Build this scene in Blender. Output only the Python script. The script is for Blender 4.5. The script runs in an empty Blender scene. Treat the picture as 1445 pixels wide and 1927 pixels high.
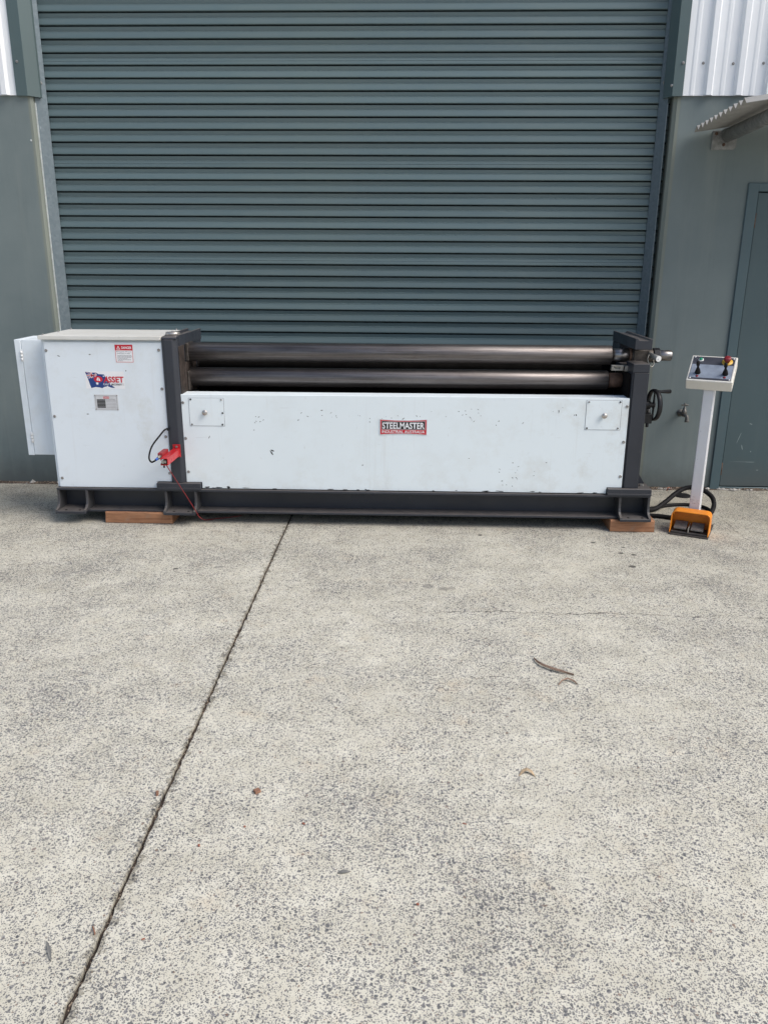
import bpy, bmesh, math, random
from mathutils import Vector, Matrix
random.seed(7)
R = math.radians
sc = bpy.context.scene
COL = sc.collection

# ------------------------------------------------------------------ camera
cam_d = bpy.data.cameras.new("camera")
cam_d.sensor_fit = 'VERTICAL'
cam_d.sensor_height = 36.0
cam_d.lens = 1521.6 / 1927 * 36.0
cam_d.clip_end = 1000
cam = bpy.data.objects.new("camera", cam_d)
COL.objects.link(cam)
pitch, yaw, roll = 0.302832, -0.0346488, 0.00642065
fw = Vector((math.sin(yaw) * math.cos(pitch), math.cos(yaw) * math.cos(pitch), -math.sin(pitch)))
rt = Vector((math.cos(yaw), -math.sin(yaw), 0))
up = rt.cross(fw)
rt2 = math.cos(roll) * rt + math.sin(roll) * up
up2 = -math.sin(roll) * rt + math.cos(roll) * up
cam.matrix_world = Matrix(((rt2.x, up2.x, -fw.x, 0), (rt2.y, up2.y, -fw.y, 0), (rt2.z, up2.z, -fw.z, 1.6), (0, 0, 0, 1)))
sc.camera = cam

# ------------------------------------------------------------------ sky, sun, exposure
world = bpy.data.worlds.new("World")
sc.world = world
world.use_nodes = True
wn = world.node_tree
wn.nodes.clear()
sky = wn.nodes.new('ShaderNodeTexSky')
sky.sky_type = 'NISHITA'
sky.sun_disc = False
sky.air_density = 1.0
sky.dust_density = 3.0
sky.ozone_density = 1.0
hs = wn.nodes.new('ShaderNodeHueSaturation')
hs.inputs['Saturation'].default_value = 0.95
bg = wn.nodes.new('ShaderNodeBackground')
bg.inputs['Strength'].default_value = 0.11
wo = wn.nodes.new('ShaderNodeOutputWorld')
wn.links.new(sky.outputs[0], hs.inputs['Color'])
wn.links.new(hs.outputs[0], bg.inputs['Color'])
wn.links.new(bg.outputs[0], wo.inputs['Surface'])
sun_d = bpy.data.lights.new("sun", 'SUN')
sun_d.energy = 1.8
sun_d.angle = R(42)
sun_d.color = (1.0, 0.96, 0.90)
sun = bpy.data.objects.new("sun", sun_d)
COL.objects.link(sun)
sdir = Vector((0.92, -0.34, 1.12)).normalized()   # towards the sun: right of and behind the camera, high
SUN_EL = math.asin(sdir.z)
sky.sun_elevation = SUN_EL
sky.sun_rotation = math.atan2(sdir.x, sdir.y)
sun.rotation_euler = sdir.to_track_quat('Z', 'Y').to_euler()
sc.view_settings.view_transform = 'Standard'
sc.view_settings.look = 'None'
sc.view_settings.exposure = 0.60
sc.view_settings.gamma = 1.0

# ------------------------------------------------------------------ material helper
class NT:
    def __init__(s, name):
        s.m = bpy.data.materials.new(name)
        s.m.use_nodes = True
        s.t = s.m.node_tree
        s.b = s.t.nodes['Principled BSDF']
        s.co = s.t.nodes.new('ShaderNodeTexCoord').outputs['Object']
    def put(s, sock, v):
        if isinstance(v, bpy.types.NodeSocket):
            s.t.links.new(v, sock)
        elif v is not None:
            if sock.type == 'RGBA' and not hasattr(v, '__len__'):
                v = (v, v, v, 1)
            if sock.type == 'RGBA' and len(v) == 3:
                v = (*v, 1)
            sock.default_value = v
    def math(s, op, a, b=None, c=None, clamp=False):
        n = s.t.nodes.new('ShaderNodeMath'); n.operation = op; n.use_clamp = clamp
        for i, v in enumerate((a, b, c)):
            if v is not None: s.put(n.inputs[i], v)
        return n.outputs[0]
    def map(s, scale=(1, 1, 1), loc=(0, 0, 0), rot=(0, 0, 0), vec=None, kind='POINT'):
        n = s.t.nodes.new('ShaderNodeMapping'); n.vector_type = kind
        s.put(n.inputs['Vector'], vec or s.co)
        n.inputs['Location'].default_value = loc
        n.inputs['Rotation'].default_value = rot
        n.inputs['Scale'].default_value = scale
        return n.outputs[0]
    def noise(s, scale, detail=3, rough=0.55, vec=None, dist=0.0, out=0):
        n = s.t.nodes.new('ShaderNodeTexNoise')
        s.put(n.inputs['Vector'], vec or s.co)
        n.inputs['Scale'].default_value = scale
        n.inputs['Detail'].default_value = detail
        n.inputs['Roughness'].default_value = rough
        n.inputs['Distortion'].default_value = dist
        return n.outputs[out]
    def voro(s, scale, vec=None, feature='F1', rand=1.0):
        n = s.t.nodes.new('ShaderNodeTexVoronoi'); n.feature = feature
        s.put(n.inputs['Vector'], vec or s.co)
        n.inputs['Scale'].default_value = scale
        n.inputs['Randomness'].default_value = rand
        return n
    def ramp(s, f, a, b, va=0.0, vb=1.0):
        n = s.t.nodes.new('ShaderNodeMapRange'); n.clamp = True
        s.put(n.inputs[0], f)
        for i, v in zip((1, 2, 3, 4), (a, b, va, vb)): s.put(n.inputs[i], v)
        return n.outputs[0]
    def mix(s, f, a, b, op='MIX'):
        n = s.t.nodes.new('ShaderNodeMix'); n.data_type = 'RGBA'; n.blend_type = op
        s.put(n.inputs[0], f); s.put(n.inputs[6], a); s.put(n.inputs[7], b)
        return n.outputs[2]
    def sep(s, v):
        n = s.t.nodes.new('ShaderNodeSeparateXYZ'); s.put(n.inputs[0], v); return n.outputs
    def bump(s, h, strength=0.3, dist=0.01):
        n = s.t.nodes.new('ShaderNodeBump')
        n.inputs['Strength'].default_value = strength
        n.inputs['Distance'].default_value = dist
        s.put(n.inputs['Height'], h)
        s.t.links.new(n.outputs[0], s.b.inputs['Normal'])
    def spots(s, lst, vec=None, wob=0.35, nscale=60):
        """union of small ellipses (x, y, z, rx, ry, rz, rot about y or z)"""
        wn_ = s.noise(nscale, 2, out=0)
        acc = None
        for (c, r, rot) in lst:
            n = s.t.nodes.new('ShaderNodeMapping'); n.vector_type = 'TEXTURE'
            s.put(n.inputs['Vector'], vec or s.co)
            n.inputs['Location'].default_value = c
            n.inputs['Rotation'].default_value = rot
            n.inputs['Scale'].default_value = r
            l = s.t.nodes.new('ShaderNodeVectorMath'); l.operation = 'LENGTH'
            s.t.links.new(n.outputs[0], l.inputs[0])
            d = l.outputs['Value']
            acc = d if acc is None else s.math('MINIMUM', acc, d)
        d = s.math('ADD', acc, s.math('MULTIPLY', s.math('SUBTRACT', wn_, 0.5), wob * 3))
        return s.ramp(d, 0.75, 1.1, 1, 0)
    def out(s, color=None, rough=None, metal=None, spec=None, coat=None):
        s.put(s.b.inputs['Base Color'], color)
        s.put(s.b.inputs['Roughness'], rough)
        s.put(s.b.inputs['Metallic'], metal)
        if spec is not None: s.put(s.b.inputs['Specular IOR Level'], spec)
        return s.m

def simple(name, col, rough=0.5, metal=0.0, var=0.12, scale=14, bump=0.0):
    t = NT(name)
    n = t.noise(scale, 5, 0.65)
    c = t.mix(t.ramp(n, 0.3, 0.75), tuple(x * (1 - var) for x in col), tuple(min(1, x * (1 + var)) for x in col))
    r = t.ramp(t.noise(scale * 2.3, 4), 0.3, 0.7, max(0, rough - 0.08), min(1, rough + 0.1))
    if bump: t.bump(t.noise(scale * 12, 3), bump, 0.002)
    return t.out(c, r, metal)

M = {}
# --- ground: exposed aggregate concrete
t = NT('exposed_aggregate')
xyz = t.sep(t.co)
big = t.noise(0.9, 5, 0.6)
mid = t.noise(3.2, 5, 0.65)
wear = t.math('ADD', t.math('MULTIPLY', big, 0.5), t.math('MULTIPLY', mid, 0.5))
dvec = t.t.nodes.new('ShaderNodeVectorMath'); dvec.operation = 'ADD'
nv = t.noise(70, 2, out=1)
sc_ = t.t.nodes.new('ShaderNodeVectorMath'); sc_.operation = 'SCALE'; sc_.inputs['Scale'].default_value = 0.009
t.t.links.new(nv, sc_.inputs[0]); t.t.links.new(t.co, dvec.inputs[0]); t.t.links.new(sc_.outputs[0], dvec.inputs[1])
flat = t.map((1, 1, 0.0), vec=dvec.outputs[0])
col = None
stone_h = None
matrix = t.mix(t.ramp(t.noise(9, 5, 0.7), 0.3, 0.7), (0.60, 0.57, 0.475), (0.755, 0.73, 0.64))
matrix = t.mix(t.ramp(t.noise(420, 2), 0.35, 0.75), t.mix(1.0, matrix, (0.80, 0.80, 0.78), 'MULTIPLY'), matrix)
col = matrix
hsum = t.math('MULTIPLY', t.noise(300, 2), 0.25)
for k, (scl, cut, seed) in enumerate(((92, 0.74, 0.0), (160, 0.33, 3.3), (265, 0.22, 7.7))):
    v = t.voro(scl, vec=t.map((1, 1, 1), (seed, seed * 2, 0), vec=flat))
    rnd = t.sep(v.outputs['Color'])
    thr = t.math('ADD', t.ramp(wear, 0.36, 0.66, 0.30, 0.44), t.math('MULTIPLY', rnd[1], 0.16))   # radius of the exposed face
    inside = t.ramp(v.outputs['Distance'], t.math('SUBTRACT', thr, 0.10), thr, 1, 0)
    pick = t.math('GREATER_THAN', rnd[0], t.ramp(wear, 0.35, 0.65, cut + 0.18, cut - 0.16))
    msk = t.math('MULTIPLY', inside, pick)
    shade = t.mix(rnd[2], (0.075, 0.08, 0.09), (0.21, 0.21, 0.215))
    warm = t.math('GREATER_THAN', t.sep(t.voro(scl, vec=t.map((1, 1, 1), (seed, seed * 2, 0), vec=flat)).outputs['Color'])[1], 0.985)
    shade = t.mix(t.math('MULTIPLY', warm, 0.5), shade, (0.30, 0.17, 0.10))
    col = t.mix(t.math('MULTIPLY', msk, 0.86), col, shade)
    hsum = t.math('ADD', hsum, t.math('MULTIPLY', msk, 0.35 / (k + 1)))
# broad dirt, grey wash and rusty patches
col = t.mix(t.ramp(t.noise(1.7, 6, 0.7, vec=t.map((1, 1.7, 1), (4, 1, 0))), 0.42, 0.72, 0, 0.38), col, t.mix(1, col, (0.70, 0.69, 0.67), 'MULTIPLY'))
col = t.mix(t.ramp(t.noise(5.5, 4, 0.7, vec=t.map((1, 1, 1), (9, 2, 0))), 0.60, 0.78, 0, 0.40), col, t.mix(1, col, (1.0, 0.82, 0.66), 'MULTIPLY'))
# shade of building and machine painted in: ground colour darkens towards the wall
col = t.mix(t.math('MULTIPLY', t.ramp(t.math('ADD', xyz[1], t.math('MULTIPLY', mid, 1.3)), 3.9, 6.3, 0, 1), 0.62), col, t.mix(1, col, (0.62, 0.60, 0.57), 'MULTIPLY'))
# stained shoulders of the joint
jd = t.math('ABSOLUTE', t.math('ADD', t.math('ADD', xyz[0], 0.7336), t.math('MULTIPLY', xyz[1], 0.0086)))
jst = t.ramp(t.math('SUBTRACT', jd, t.math('MULTIPLY', t.ramp(t.noise(24, 4, 0.7), 0.48, 0.75), 0.045)), 0.003, 0.011, 0.70, 0)
col = t.mix(jst, col, t.mix(1, col, (0.36, 0.345, 0.325), 'MULTIPLY'))
# hairline cracks running across the slab
def crack(t, col, along, across, c0, a0, a1, amp, seed, wid=0.0022):
    w = t.noise(2.2, 6, 0.7, vec=t.map((1, 1, 1), (seed, seed, 0)))
    w2 = t.noise(34, 3, 0.6, vec=t.map((1, 1, 1), (seed, 3, 0)))
    line = t.math('ADD', t.math('MULTIPLY', t.math('SUBTRACT', w, 0.5), amp), c0)
    line = t.math('ADD', line, t.math('MULTIPLY', t.math('SUBTRACT', w2, 0.5), 0.03))
    d = t.math('ABSOLUTE', t.math('SUBTRACT', across, line))
    k = t.ramp(d, wid * 0.5, wid * 1.6, 1, 0)
    k = t.math('MULTIPLY', k, t.math('MULTIPLY', t.ramp(along, a0, a0 + 0.15), t.ramp(along, a1 - 0.15, a1, 1, 0)))
    k = t.math('MULTIPLY', k, t.ramp(t.noise(6, 2, vec=t.map((1, 1, 1), (seed, 8, 0))), 0.35, 0.5, 0.25, 0.85))
    return t.mix(k, col, (0.07, 0.065, 0.06))
col = crack(t, col, xyz[0], xyz[1], 3.545, 0.05, 4.0, 0.16, 2.0, 0.003)
col = crack(t, col, xyz[1], xyz[0], 2.03, 4.55, 5.45, 0.25, 5.0, 0.0025)
col = crack(t, col, xyz[0], xyz[1], 2.93, 0.0, 0.62, 0.3, 8.0, 0.002)
# oil drips
oil = [((1.218, 4.193), .017), ((1.274, 4.38), .012), ((1.207, 4.403), .013), ((1.084, 4.579), .012), ((1.244, 4.503), .010), ((1.15, 4.43), .005),
       ((0.423, 4.679), .013), ((-1.261, 4.031), .012)]
om = t.spots([((x, y, 0), (r * 1.25, r * 1.15, 1), (0, 0, 0)) for (x, y), r in oil], wob=0.2)
col = t.mix(t.math('MULTIPLY', om, 0.85), col, (0.035, 0.034, 0.034))
wet = t.spots([((0.097, 3.855, 0), (.032, .03, 1), (0, 0, 0)), ((0.175, 3.824, 0), (.03, .025, 1), (0, 0, 0)), ((0.215, 3.835, 0), (.02, .02, 1), (0, 0, 0)), ((-1.036, 4.067, 0), (.03, .015, 1), (0, 0, .4))], wob=0.25)
col = t.mix(t.math('MULTIPLY', wet, 0.45), col, (0.09, 0.09, 0.09))
t.bump(hsum, 0.35, 0.004)
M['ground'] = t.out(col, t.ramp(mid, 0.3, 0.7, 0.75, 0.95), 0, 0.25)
t = NT('joint_dirt')
c = t.mix(t.ramp(t.noise(150, 4, 0.7), 0.35, 0.7), (0.022, 0.017, 0.014), (0.10, 0.07, 0.05))
v = t.voro(190)
c = t.mix(t.math('MULTIPLY', t.math('GREATER_THAN', t.sep(v.outputs['Color'])[0], 0.86), 0.8), c, (0.34, 0.27, 0.20))
c = t.mix(t.ramp(t.noise(3, 3), 0.55, 0.7, 0, 0.6), c, (0.16, 0.12, 0.09))
M['joint'] = t.out(c, 0.95)

# --- painted concrete walls
def wall_paint(name, a, b, streak):
    t = NT(name)
    c = t.mix(t.ramp(t.noise(1.3, 5, 0.6), 0.3, 0.7), a, b)
    s1 = t.noise(5, 5, 0.65, vec=t.map((1, 1, 0.10)))
    c = t.mix(t.ramp(s1, 0.50, 0.72, 0, 0.45), c, streak)
    s2 = t.noise(12, 4, 0.7, vec=t.map((1, 1, 0.06), (5, 0, 0)))
    c = t.mix(t.ramp(s2, 0.55, 0.75, 0, 0.25), c, tuple(x * 0.7 for x in a))
    z = t.sep(t.co)[2]
    splash = t.ramp(t.math('SUBTRACT', z, t.math('MULTIPLY', t.noise(9, 5, 0.7), 0.22)), -0.08, 0.12, 0.6, 0)
    c = t.mix(splash, c, (0.08, 0.085, 0.08))
    pale = t.ramp(t.noise(22, 6, 0.75, vec=t.map((1, 1, .5), (2, 2, 2))), 0.66, 0.76, 0, 0.22)
    c = t.mix(t.math('MULTIPLY', pale, t.ramp(z, 0.05, 0.5, 1, 0.15)), c, (0.34, 0.40, 0.37))
    t.bump(t.noise(55, 4, 0.6), 0.06, 0.004)
    return t.out(c, 0.6, 0, 0.3)
M['wall'] = wall_paint('painted_concrete', (0.142, 0.178, 0.182), (0.196, 0.232, 0.230), (0.250, 0.278, 0.255))
M['chamfer'] = wall_paint('painted_concrete_edge', (0.17, 0.195, 0.175), (0.22, 0.24, 0.21), (0.26, 0.28, 0.24))

def coated(name, a, rough=0.42, dirt=0.25, bumpv=0.0):
    t = NT(name)
    c = t.mix(t.ramp(t.noise(1.1, 4), 0.3, 0.7), tuple(x * 0.92 for x in a), tuple(x * 1.07 for x in a))
    s = t.noise(16, 5, 0.7, vec=t.map((1, 1, 0.15)))
    c = t.mix(t.ramp(s, 0.5, 0.8, 0, dirt), c, tuple(0.55 * x + 0.06 for x in a))
    r = t.ramp(t.noise(7, 4), 0.3, 0.7, rough - 0.05, rough + 0.1)
    if bumpv: t.bump(t.noise(3, 2), bumpv, 0.01)
    return t.out(c, r, 0, 0.45)
# roller door curtain: long horizontal dust streaks, slat tone varies sheet by sheet
t = NT('curtain_steel')
oi = t.t.nodes.new('ShaderNodeObjectInfo')
a = (0.092, 0.142, 0.162)
c = t.mix(oi.outputs['Random'], tuple(x * 0.90 for x in a), tuple(x * 1.10 for x in a))
c = t.mix(t.ramp(t.noise(2.0, 5, 0.65, vec=t.map((0.35, 1, 3))), 0.35, 0.7), c, t.mix(1, c, (1.22, 1.12, 1.0), 'MULTIPLY'))
dust = t.ramp(t.noise(60, 4, 0.7, vec=t.map((0.05, 1, 1))), 0.45, 0.8, 0, 0.22)
c = t.mix(dust, c, (0.19, 0.21, 0.20))
c = t.mix(t.ramp(t.noise(85, 2, 0.5, vec=t.map((1, 1, 1), (3, 3, 3))), 0.80, 0.84, 0, 0.5), c, (0.3, 0.33, 0.33))
M['curtain'] = t.out(c, t.ramp(t.noise(4, 4), 0.3, 0.7, 0.38, 0.52), 0, 0.5)
M['door_paint'] = coated('green_grey_door_paint', (0.064, 0.104, 0.116), 0.45, 0.3)
t = NT('side_door_paint')
a = (0.064, 0.100, 0.111)
c = t.mix(t.ramp(t.noise(1.1, 4), 0.3, 0.7), tuple(x * 0.92 for x in a), tuple(x * 1.10 for x in a))
c = t.mix(t.ramp(t.noise(14, 5, 0.7, vec=t.map((1, 1, 0.12))), 0.5, 0.8, 0, 0.22), c, (0.10, 0.13, 0.135))
mk = t.spots([((2.43, 0, .223), (.035, 9, .0022), (0, 0, 0)), ((2.37, 0, .224), (.09, 9, .0009), (0, 0, 0)), ((2.49, 0, .164), (.010, 9, .003), (0, 0, 0)), ((2.425, 0, .30), (.004, 9, .005), (0, 0, 0)),
              ((2.40, 0, .50), (.012, 9, .003), (0, .3, 0)), ((2.33, 0, .40), (.002, 9, .04), (0, .3, 0)), ((2.36, 0, .33), (.003, 9, .02), (0, -.3, 0))], vec=t.map(loc=(2.65, 0, 0)), wob=0.3)
c = t.mix(t.math('MULTIPLY', mk, 0.55), c, (0.38, 0.45, 0.45))
c = t.mix(t.ramp(t.math('SUBTRACT', t.sep(t.co)[2], t.math('MULTIPLY', t.noise(12, 5, .7), .2)), -0.05, 0.16, 0.45, 0), c, (0.10, 0.10, 0.095))
t.bump(t.noise(2.2, 2), 0.2, 0.01)
M['side_door'] = t.out(c, t.ramp(t.noise(7, 4), 0.3, 0.7, 0.4, 0.55), 0, 0.45)
M['frame_paint'] = coated('green_grey_frame_paint', (0.074, 0.118, 0.134), 0.4, 0.3)
M['flashing'] = coated('flashing_paint', (0.085, 0.125, 0.13), 0.42, 0.2)
M['cladding'] = coated('white_cladding_paint', (0.85, 0.875, 0.90), 0.4, 0.12)
t = NT('galvanised_steel')
v = t.voro(55)
c = t.mix(t.sep(v.outputs['Color'])[0], (0.125, 0.165, 0.19), (0.165, 0.205, 0.23))
c = t.mix(t.ramp(t.noise(8, 6, 0.7, vec=t.map((1, 1, 0.3))), 0.45, 0.7, 0, 0.5), c, (0.135, 0.165, 0.185))
c = t.mix(t.ramp(t.noise(40, 3, 0.6, vec=t.map((1, 1, 0.25), (3, 1, 0))), 0.72, 0.8, 0, 0.6), c, (0.55, 0.57, 0.58))
M['galv'] = t.out(c, 0.5, 0.35)
M['galv_edge'] = simple('cut_steel_edge', (0.62, 0.66, 0.66), 0.5, 0.1, 0.25, 30)
M['galv_dirty'] = simple('weathered_galvanised', (0.25, 0.255, 0.25), 0.55, 0.45, 0.35, 26, 0.2)
M['sheet'] = simple('weathered_roof_sheet', (0.30, 0.30, 0.29), 0.55, 0.1, 0.15, 12)
M['screw'] = simple('screw_steel', (0.32, 0.31, 0.30), 0.4, 0.7, 0.3, 90)

# --- machine white paint, with scuffs, chips and grime
def machine_white(name, col, chips=None, chipdens=0.0, smudge=0.4, seed=0.0):
    t = NT(name)
    xyz = t.sep(t.co)
    c = t.mix(t.ramp(t.noise(1.4, 4), 0.3, 0.7), tuple(x * 0.965 for x in col), col)
    sm = t.noise(4.2, 6, 0.72, vec=t.map((1, 1, 1), (seed, 1, seed)))
    endm = t.math('MAXIMUM', t.ramp(xyz[0], 0.7, 1.55, 0.30, 1.0), t.ramp(xyz[2], 0.30, 0.16, 0.30, 0.8)) if name == 'front_cover_paint' else 0.7
    c = t.mix(t.math('MULTIPLY', t.ramp(sm, 0.50, 0.76, 0, smudge), endm), c, (0.50, 0.475, 0.41))
    sc2 = t.noise(26, 5, 0.75, vec=t.map((1, 1, 0.7), (seed + 2, 0, 0), (0, 0.5, 0)))
    c = t.mix(t.ramp(sc2, 0.64, 0.82, 0, 0.40 * smudge / 0.4), c, (0.38, 0.36, 0.33))
    drip = t.noise(30, 4, 0.6, vec=t.map((1, 1, 0.05), (seed, 0, 0)))
    c = t.mix(t.ramp(drip, 0.60, 0.75, 0, 0.14), c, (0.50, 0.49, 0.46))
    # long faint scratches
    w = t.noise(120, 2, 0.5, vec=t.map((0.06, 1, 1), (seed, 0, 0), (0, 0.35, 0)))
    c = t.mix(t.ramp(w, 0.74, 0.78, 0, 0.25), c, (0.36, 0.36, 0.36))
    if chipdens:
        v = t.voro(26, vec=t.map((1, 0.001, 1.25), (seed, 0, seed)))
        rnd = t.sep(v.outputs['Color'])
        band = t.ramp(t.noise(2.6, 3, 0.6, vec=t.map((1, 1, 1), (seed + 4, 0, 1))), 0.50, 0.66)
        ch = t.math('MULTIPLY', t.math('LESS_THAN', t.math('ADD', v.outputs['Distance'], t.math('MULTIPLY', t.noise(260, 2), 0.10)), 0.11),
                    t.math('GREATER_THAN', t.math('MULTIPLY', rnd[1], band), 1 - chipdens))
        c = t.mix(t.math('MULTIPLY', ch, 0.9), c, (0.05, 0.05, 0.055))
    if chips:
        c = t.mix(t.math('MULTIPLY', t.spots(chips, wob=0.30, nscale=150), 0.92), c, (0.06, 0.06, 0.065))
    t.bump(t.noise(2.6, 2), 0.35, 0.012)
    return t, c
NOY = 1.0
OX, OY, OZ = -0.38, 5.05, 0.071
def el(x, z, rx, rz, a=0.0, y=0):
    return ((x - OX, y, z - OZ), (rx, 9, rz), (0, a, 0))
chips = []
rr = random.Random(3)
for (px, pz, n, sx, sz) in ((-0.95, .655, 7, .03, .03), (-0.62, .70, 7, .09, .02), (-0.42, .69, 6, .10, .02), (0.05, .70, 6, .16, .025), (0.32, .715, 8, .14, .02),
                            (0.45, .68, 7, .14, .03), (0.62, .36, 9, .10, .035), (0.60, .30, 6, .06, .03), (0.90, .74, 3, .05, .02), (-0.2, .68, 4, .05, .02)):
    for i in range(n):
        chips.append(el(px + rr.gauss(0, sx * .8), pz + rr.gauss(0, sz * .8), rr.uniform(.002, .0085), rr.uniform(.0014, .0028), rr.uniform(-.9, .9)))
chips += [el(-.86, .46, .006, .022, .45), el(-.855, .475, .014, .005, -.3), el(-1.24, .555, .002, .013, -.5), el(.875, .735, .003, .012, 0), el(.35, .44, .004, .0025, 0), el(.82, .42, .006, .0025, -.3),
          el(-.30, .39, .005, .0035, 0), el(.98, .715, .004, .006, 0.2)]
for i in range(22):   # worn bottom edge
    x = rr.uniform(-1.29, 1.15)
    chips.append(el(x, .229 + rr.uniform(0, .007), rr.uniform(.004, .03), rr.uniform(.002, .004), 0))
chips += [el(-1.27, .236, .02, .006), el(-1.2, .234, .035, .004), el(-1.14, .237, .012, .008)]
t, c = machine_white('front_cover_paint', (0.775, 0.85, 0.885), None, 0.0, 0.50, 1.0)
M['white_front'] = t.out(c, t.ramp(t.noise(5, 4), 0.3, 0.7, 0.32, 0.5), 0, 0.5)
t, c = machine_white('cabinet_paint', (0.73, 0.795, 0.85), [el(-1.72, .955, .004, .004), el(-1.98, .69, .008, .003), el(-2.12, 1.04, .01, .003, .3), el(-1.93, 1.05, .007, .003)], 0.0, 0.36, 5.0)
x_, y_, z_ = t.sep(t.co)
oilm = t.spots([((-1.62 - OX, 0, .72 - OZ), (.05, 9, .10), (0, 0.1, 0)), ((-1.64 - OX, 0, .60 - OZ), (.04, 9, .07), (0, 0, 0))], wob=0.8, nscale=14)
c = t.mix(t.math('MULTIPLY', oilm, t.ramp(t.noise(38, 5, 0.7), 0.3, 0.75, 0.0, 0.20)), c, (0.42, 0.40, 0.27))
M['white_cab'] = t.out(c, t.ramp(t.noise(5, 4), 0.3, 0.7, 0.32, 0.5), 0, 0.5)
t, c = machine_white('lid_paint', (0.66, 0.66, 0.63), None, 0.0, 0.75, 9.0)
M['white_lid'] = t.out(c, 0.45, 0, 0.5)
t, c = machine_white('pedestal_paint', (0.66, 0.67, 0.70), None, 0.0, 0.45, 3.0)
M['white_ped'] = t.out(c, 0.42, 0, 0.5)
t, c = machine_white('control_box_paint', (0.74, 0.72, 0.66), None, 0.0, 0.6, 6.0)
M['white_box'] = t.out(c, 0.42, 0, 0.5)

def dark_paint(name, col, dust=0.35):
    t = NT(name)
    c = t.mix(t.ramp(t.noise(3, 5), 0.3, 0.7), tuple(x * 0.85 for x in col), tuple(x * 1.2 for x in col))
    n = t.t.nodes.new('ShaderNodeNewGeometry')
    upf = t.ramp(t.sep(n.outputs['Normal'])[2], 0.5, 0.95)      # dust lies on upward faces
    c = t.mix(t.math('MULTIPLY', upf, t.ramp(t.noise(14, 5, .7), 0.2, 0.7, dust * 0.4, dust)), c, (0.17, 0.15, 0.135))
    c = t.mix(t.ramp(t.noise(18, 6, 0.75), 0.60, 0.78, 0, 0.35), c, (0.12, 0.115, 0.115))
    return t.out(c, t.ramp(t.noise(9, 4), 0.3, 0.7, 0.36, 0.55), 0, 0.5)
M['dark'] = dark_paint('charcoal_machine_paint', (0.026, 0.030, 0.040), 0.7)
M['dark_edge'] = dark_paint('charcoal_edge_paint', (0.050, 0.050, 0.054), 0.8)
M['black'] = simple('black_paint', (0.012, 0.012, 0.014), 0.42, 0, 0.3, 20)
M['rubber'] = simple('black_rubber', (0.010, 0.010, 0.011), 0.65, 0, 0.4, 25)
M['rubber'].node_tree.nodes['Principled BSDF'].inputs['Specular IOR Level'].default_value = 0.2
M['hole'] = simple('painted_gap_shade', (0.010, 0.009, 0.0085), 0.9, 0, 0.4, 14)  # near-black colour paints in the shade of gaps and holes
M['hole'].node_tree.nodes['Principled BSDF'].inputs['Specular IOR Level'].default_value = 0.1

# --- rolls: ground steel with oil film, streaks along and around
t = NT('roll_steel')
c = t.mix(t.ramp(t.noise(7, 5, 0.7, vec=t.map((0.25, 1, 1))), 0.3, 0.7), (0.085, 0.076, 0.073), (0.165, 0.150, 0.147))
c = t.mix(t.ramp(t.noise(90, 4, 0.7, vec=t.map((0.02, 1, 1))), 0.42, 0.68, 0, 0.7), c, (0.26, 0.24, 0.235))
c = t.mix(t.ramp(t.noise(30, 5, 0.75, vec=t.map((0.5, 1, 1), (3, 0, 0))), 0.60, 0.80, 0, 0.5), c, (0.11, 0.07, 0.045))
r = t.ramp(t.noise(60, 4, 0.7, vec=t.map((0.05, 1, 1), (1, 1, 0))), 0.3, 0.7, 0.36, 0.52)
t.bump(t.noise(160, 3, 0.6, vec=t.map((0.03, 1, 1))), 0.35, 0.001)
M['roll'] = t.out(c, r, 0.92)
t = NT('bright_shaft')
c = t.mix(t.ramp(t.noise(60, 4, 0.7, vec=t.map((0.05, 1, 1))), 0.3, 0.7), (0.17, 0.16, 0.155), (0.36, 0.345, 0.34))
M['shaft'] = t.out(c, 0.33, 0.95)
M['rusty'] = simple('rusty_steel', (0.14, 0.085, 0.06), 0.7, 0.3, 0.5, 30, 0.3)
M['sooty'] = simple('oily_dark_steel', (0.045, 0.034, 0.029), 0.6, 0.2, 0.6, 24, 0.3)
M['cast'] = simple('oily_casting', (0.075, 0.065, 0.058), 0.45, 0.5, 0.5, 35, 0.3)
M['plain_steel'] = simple('plain_steel', (0.36, 0.35, 0.32), 0.42, 0.6, 0.3, 30)
M['knob'] = simple('zinc_knob', (0.52, 0.49, 0.46), 0.32, 0.8, 0.2, 30)
M['red'] = simple('red_paint', (0.44, 0.014, 0.018), 0.32, 0, 0.2, 20)
M['red_dull'] = simple('red_switch_body', (0.26, 0.02, 0.025), 0.45, 0, 0.25, 30)
M['cord'] = simple('red_sheathed_wire', (0.20, 0.016, 0.02), 0.4, 0, 0.3, 30)
M['blue'] = simple('blue_fitting', (0.03, 0.12, 0.5), 0.4, 0, 0.2, 30)
t = NT('orange_guard_paint')
c = t.mix(t.ramp(t.noise(14, 5, 0.7), 0.3, 0.7), (0.66, 0.20, 0.010), (0.80, 0.27, 0.014))
c = t.mix(t.ramp(t.noise(30, 6, 0.75, vec=t.map((1, 1, 2))), 0.58, 0.74, 0, 0.75), c, (0.30, 0.12, 0.03))
c = t.mix(t.ramp(t.noise(75, 4, 0.7), 0.68, 0.74, 0, 0.9), c, (0.10, 0.07, 0.05))
M['orange'] = t.out(c, t.ramp(t.noise(20, 4), 0.3, 0.7, 0.4, 0.65))
M['tread'] = simple('ribbed_pedal_metal', (0.20, 0.18, 0.165), 0.5, 0.4, 0.3, 40)
M['plate'] = simple('worn_dark_plate', (0.085, 0.075, 0.07), 0.5, 0.4, 0.45, 26, 0.1)
M['face_dark'] = simple('control_face_dark', (0.055, 0.058, 0.075), 0.35, 0, 0.15, 20)
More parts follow.
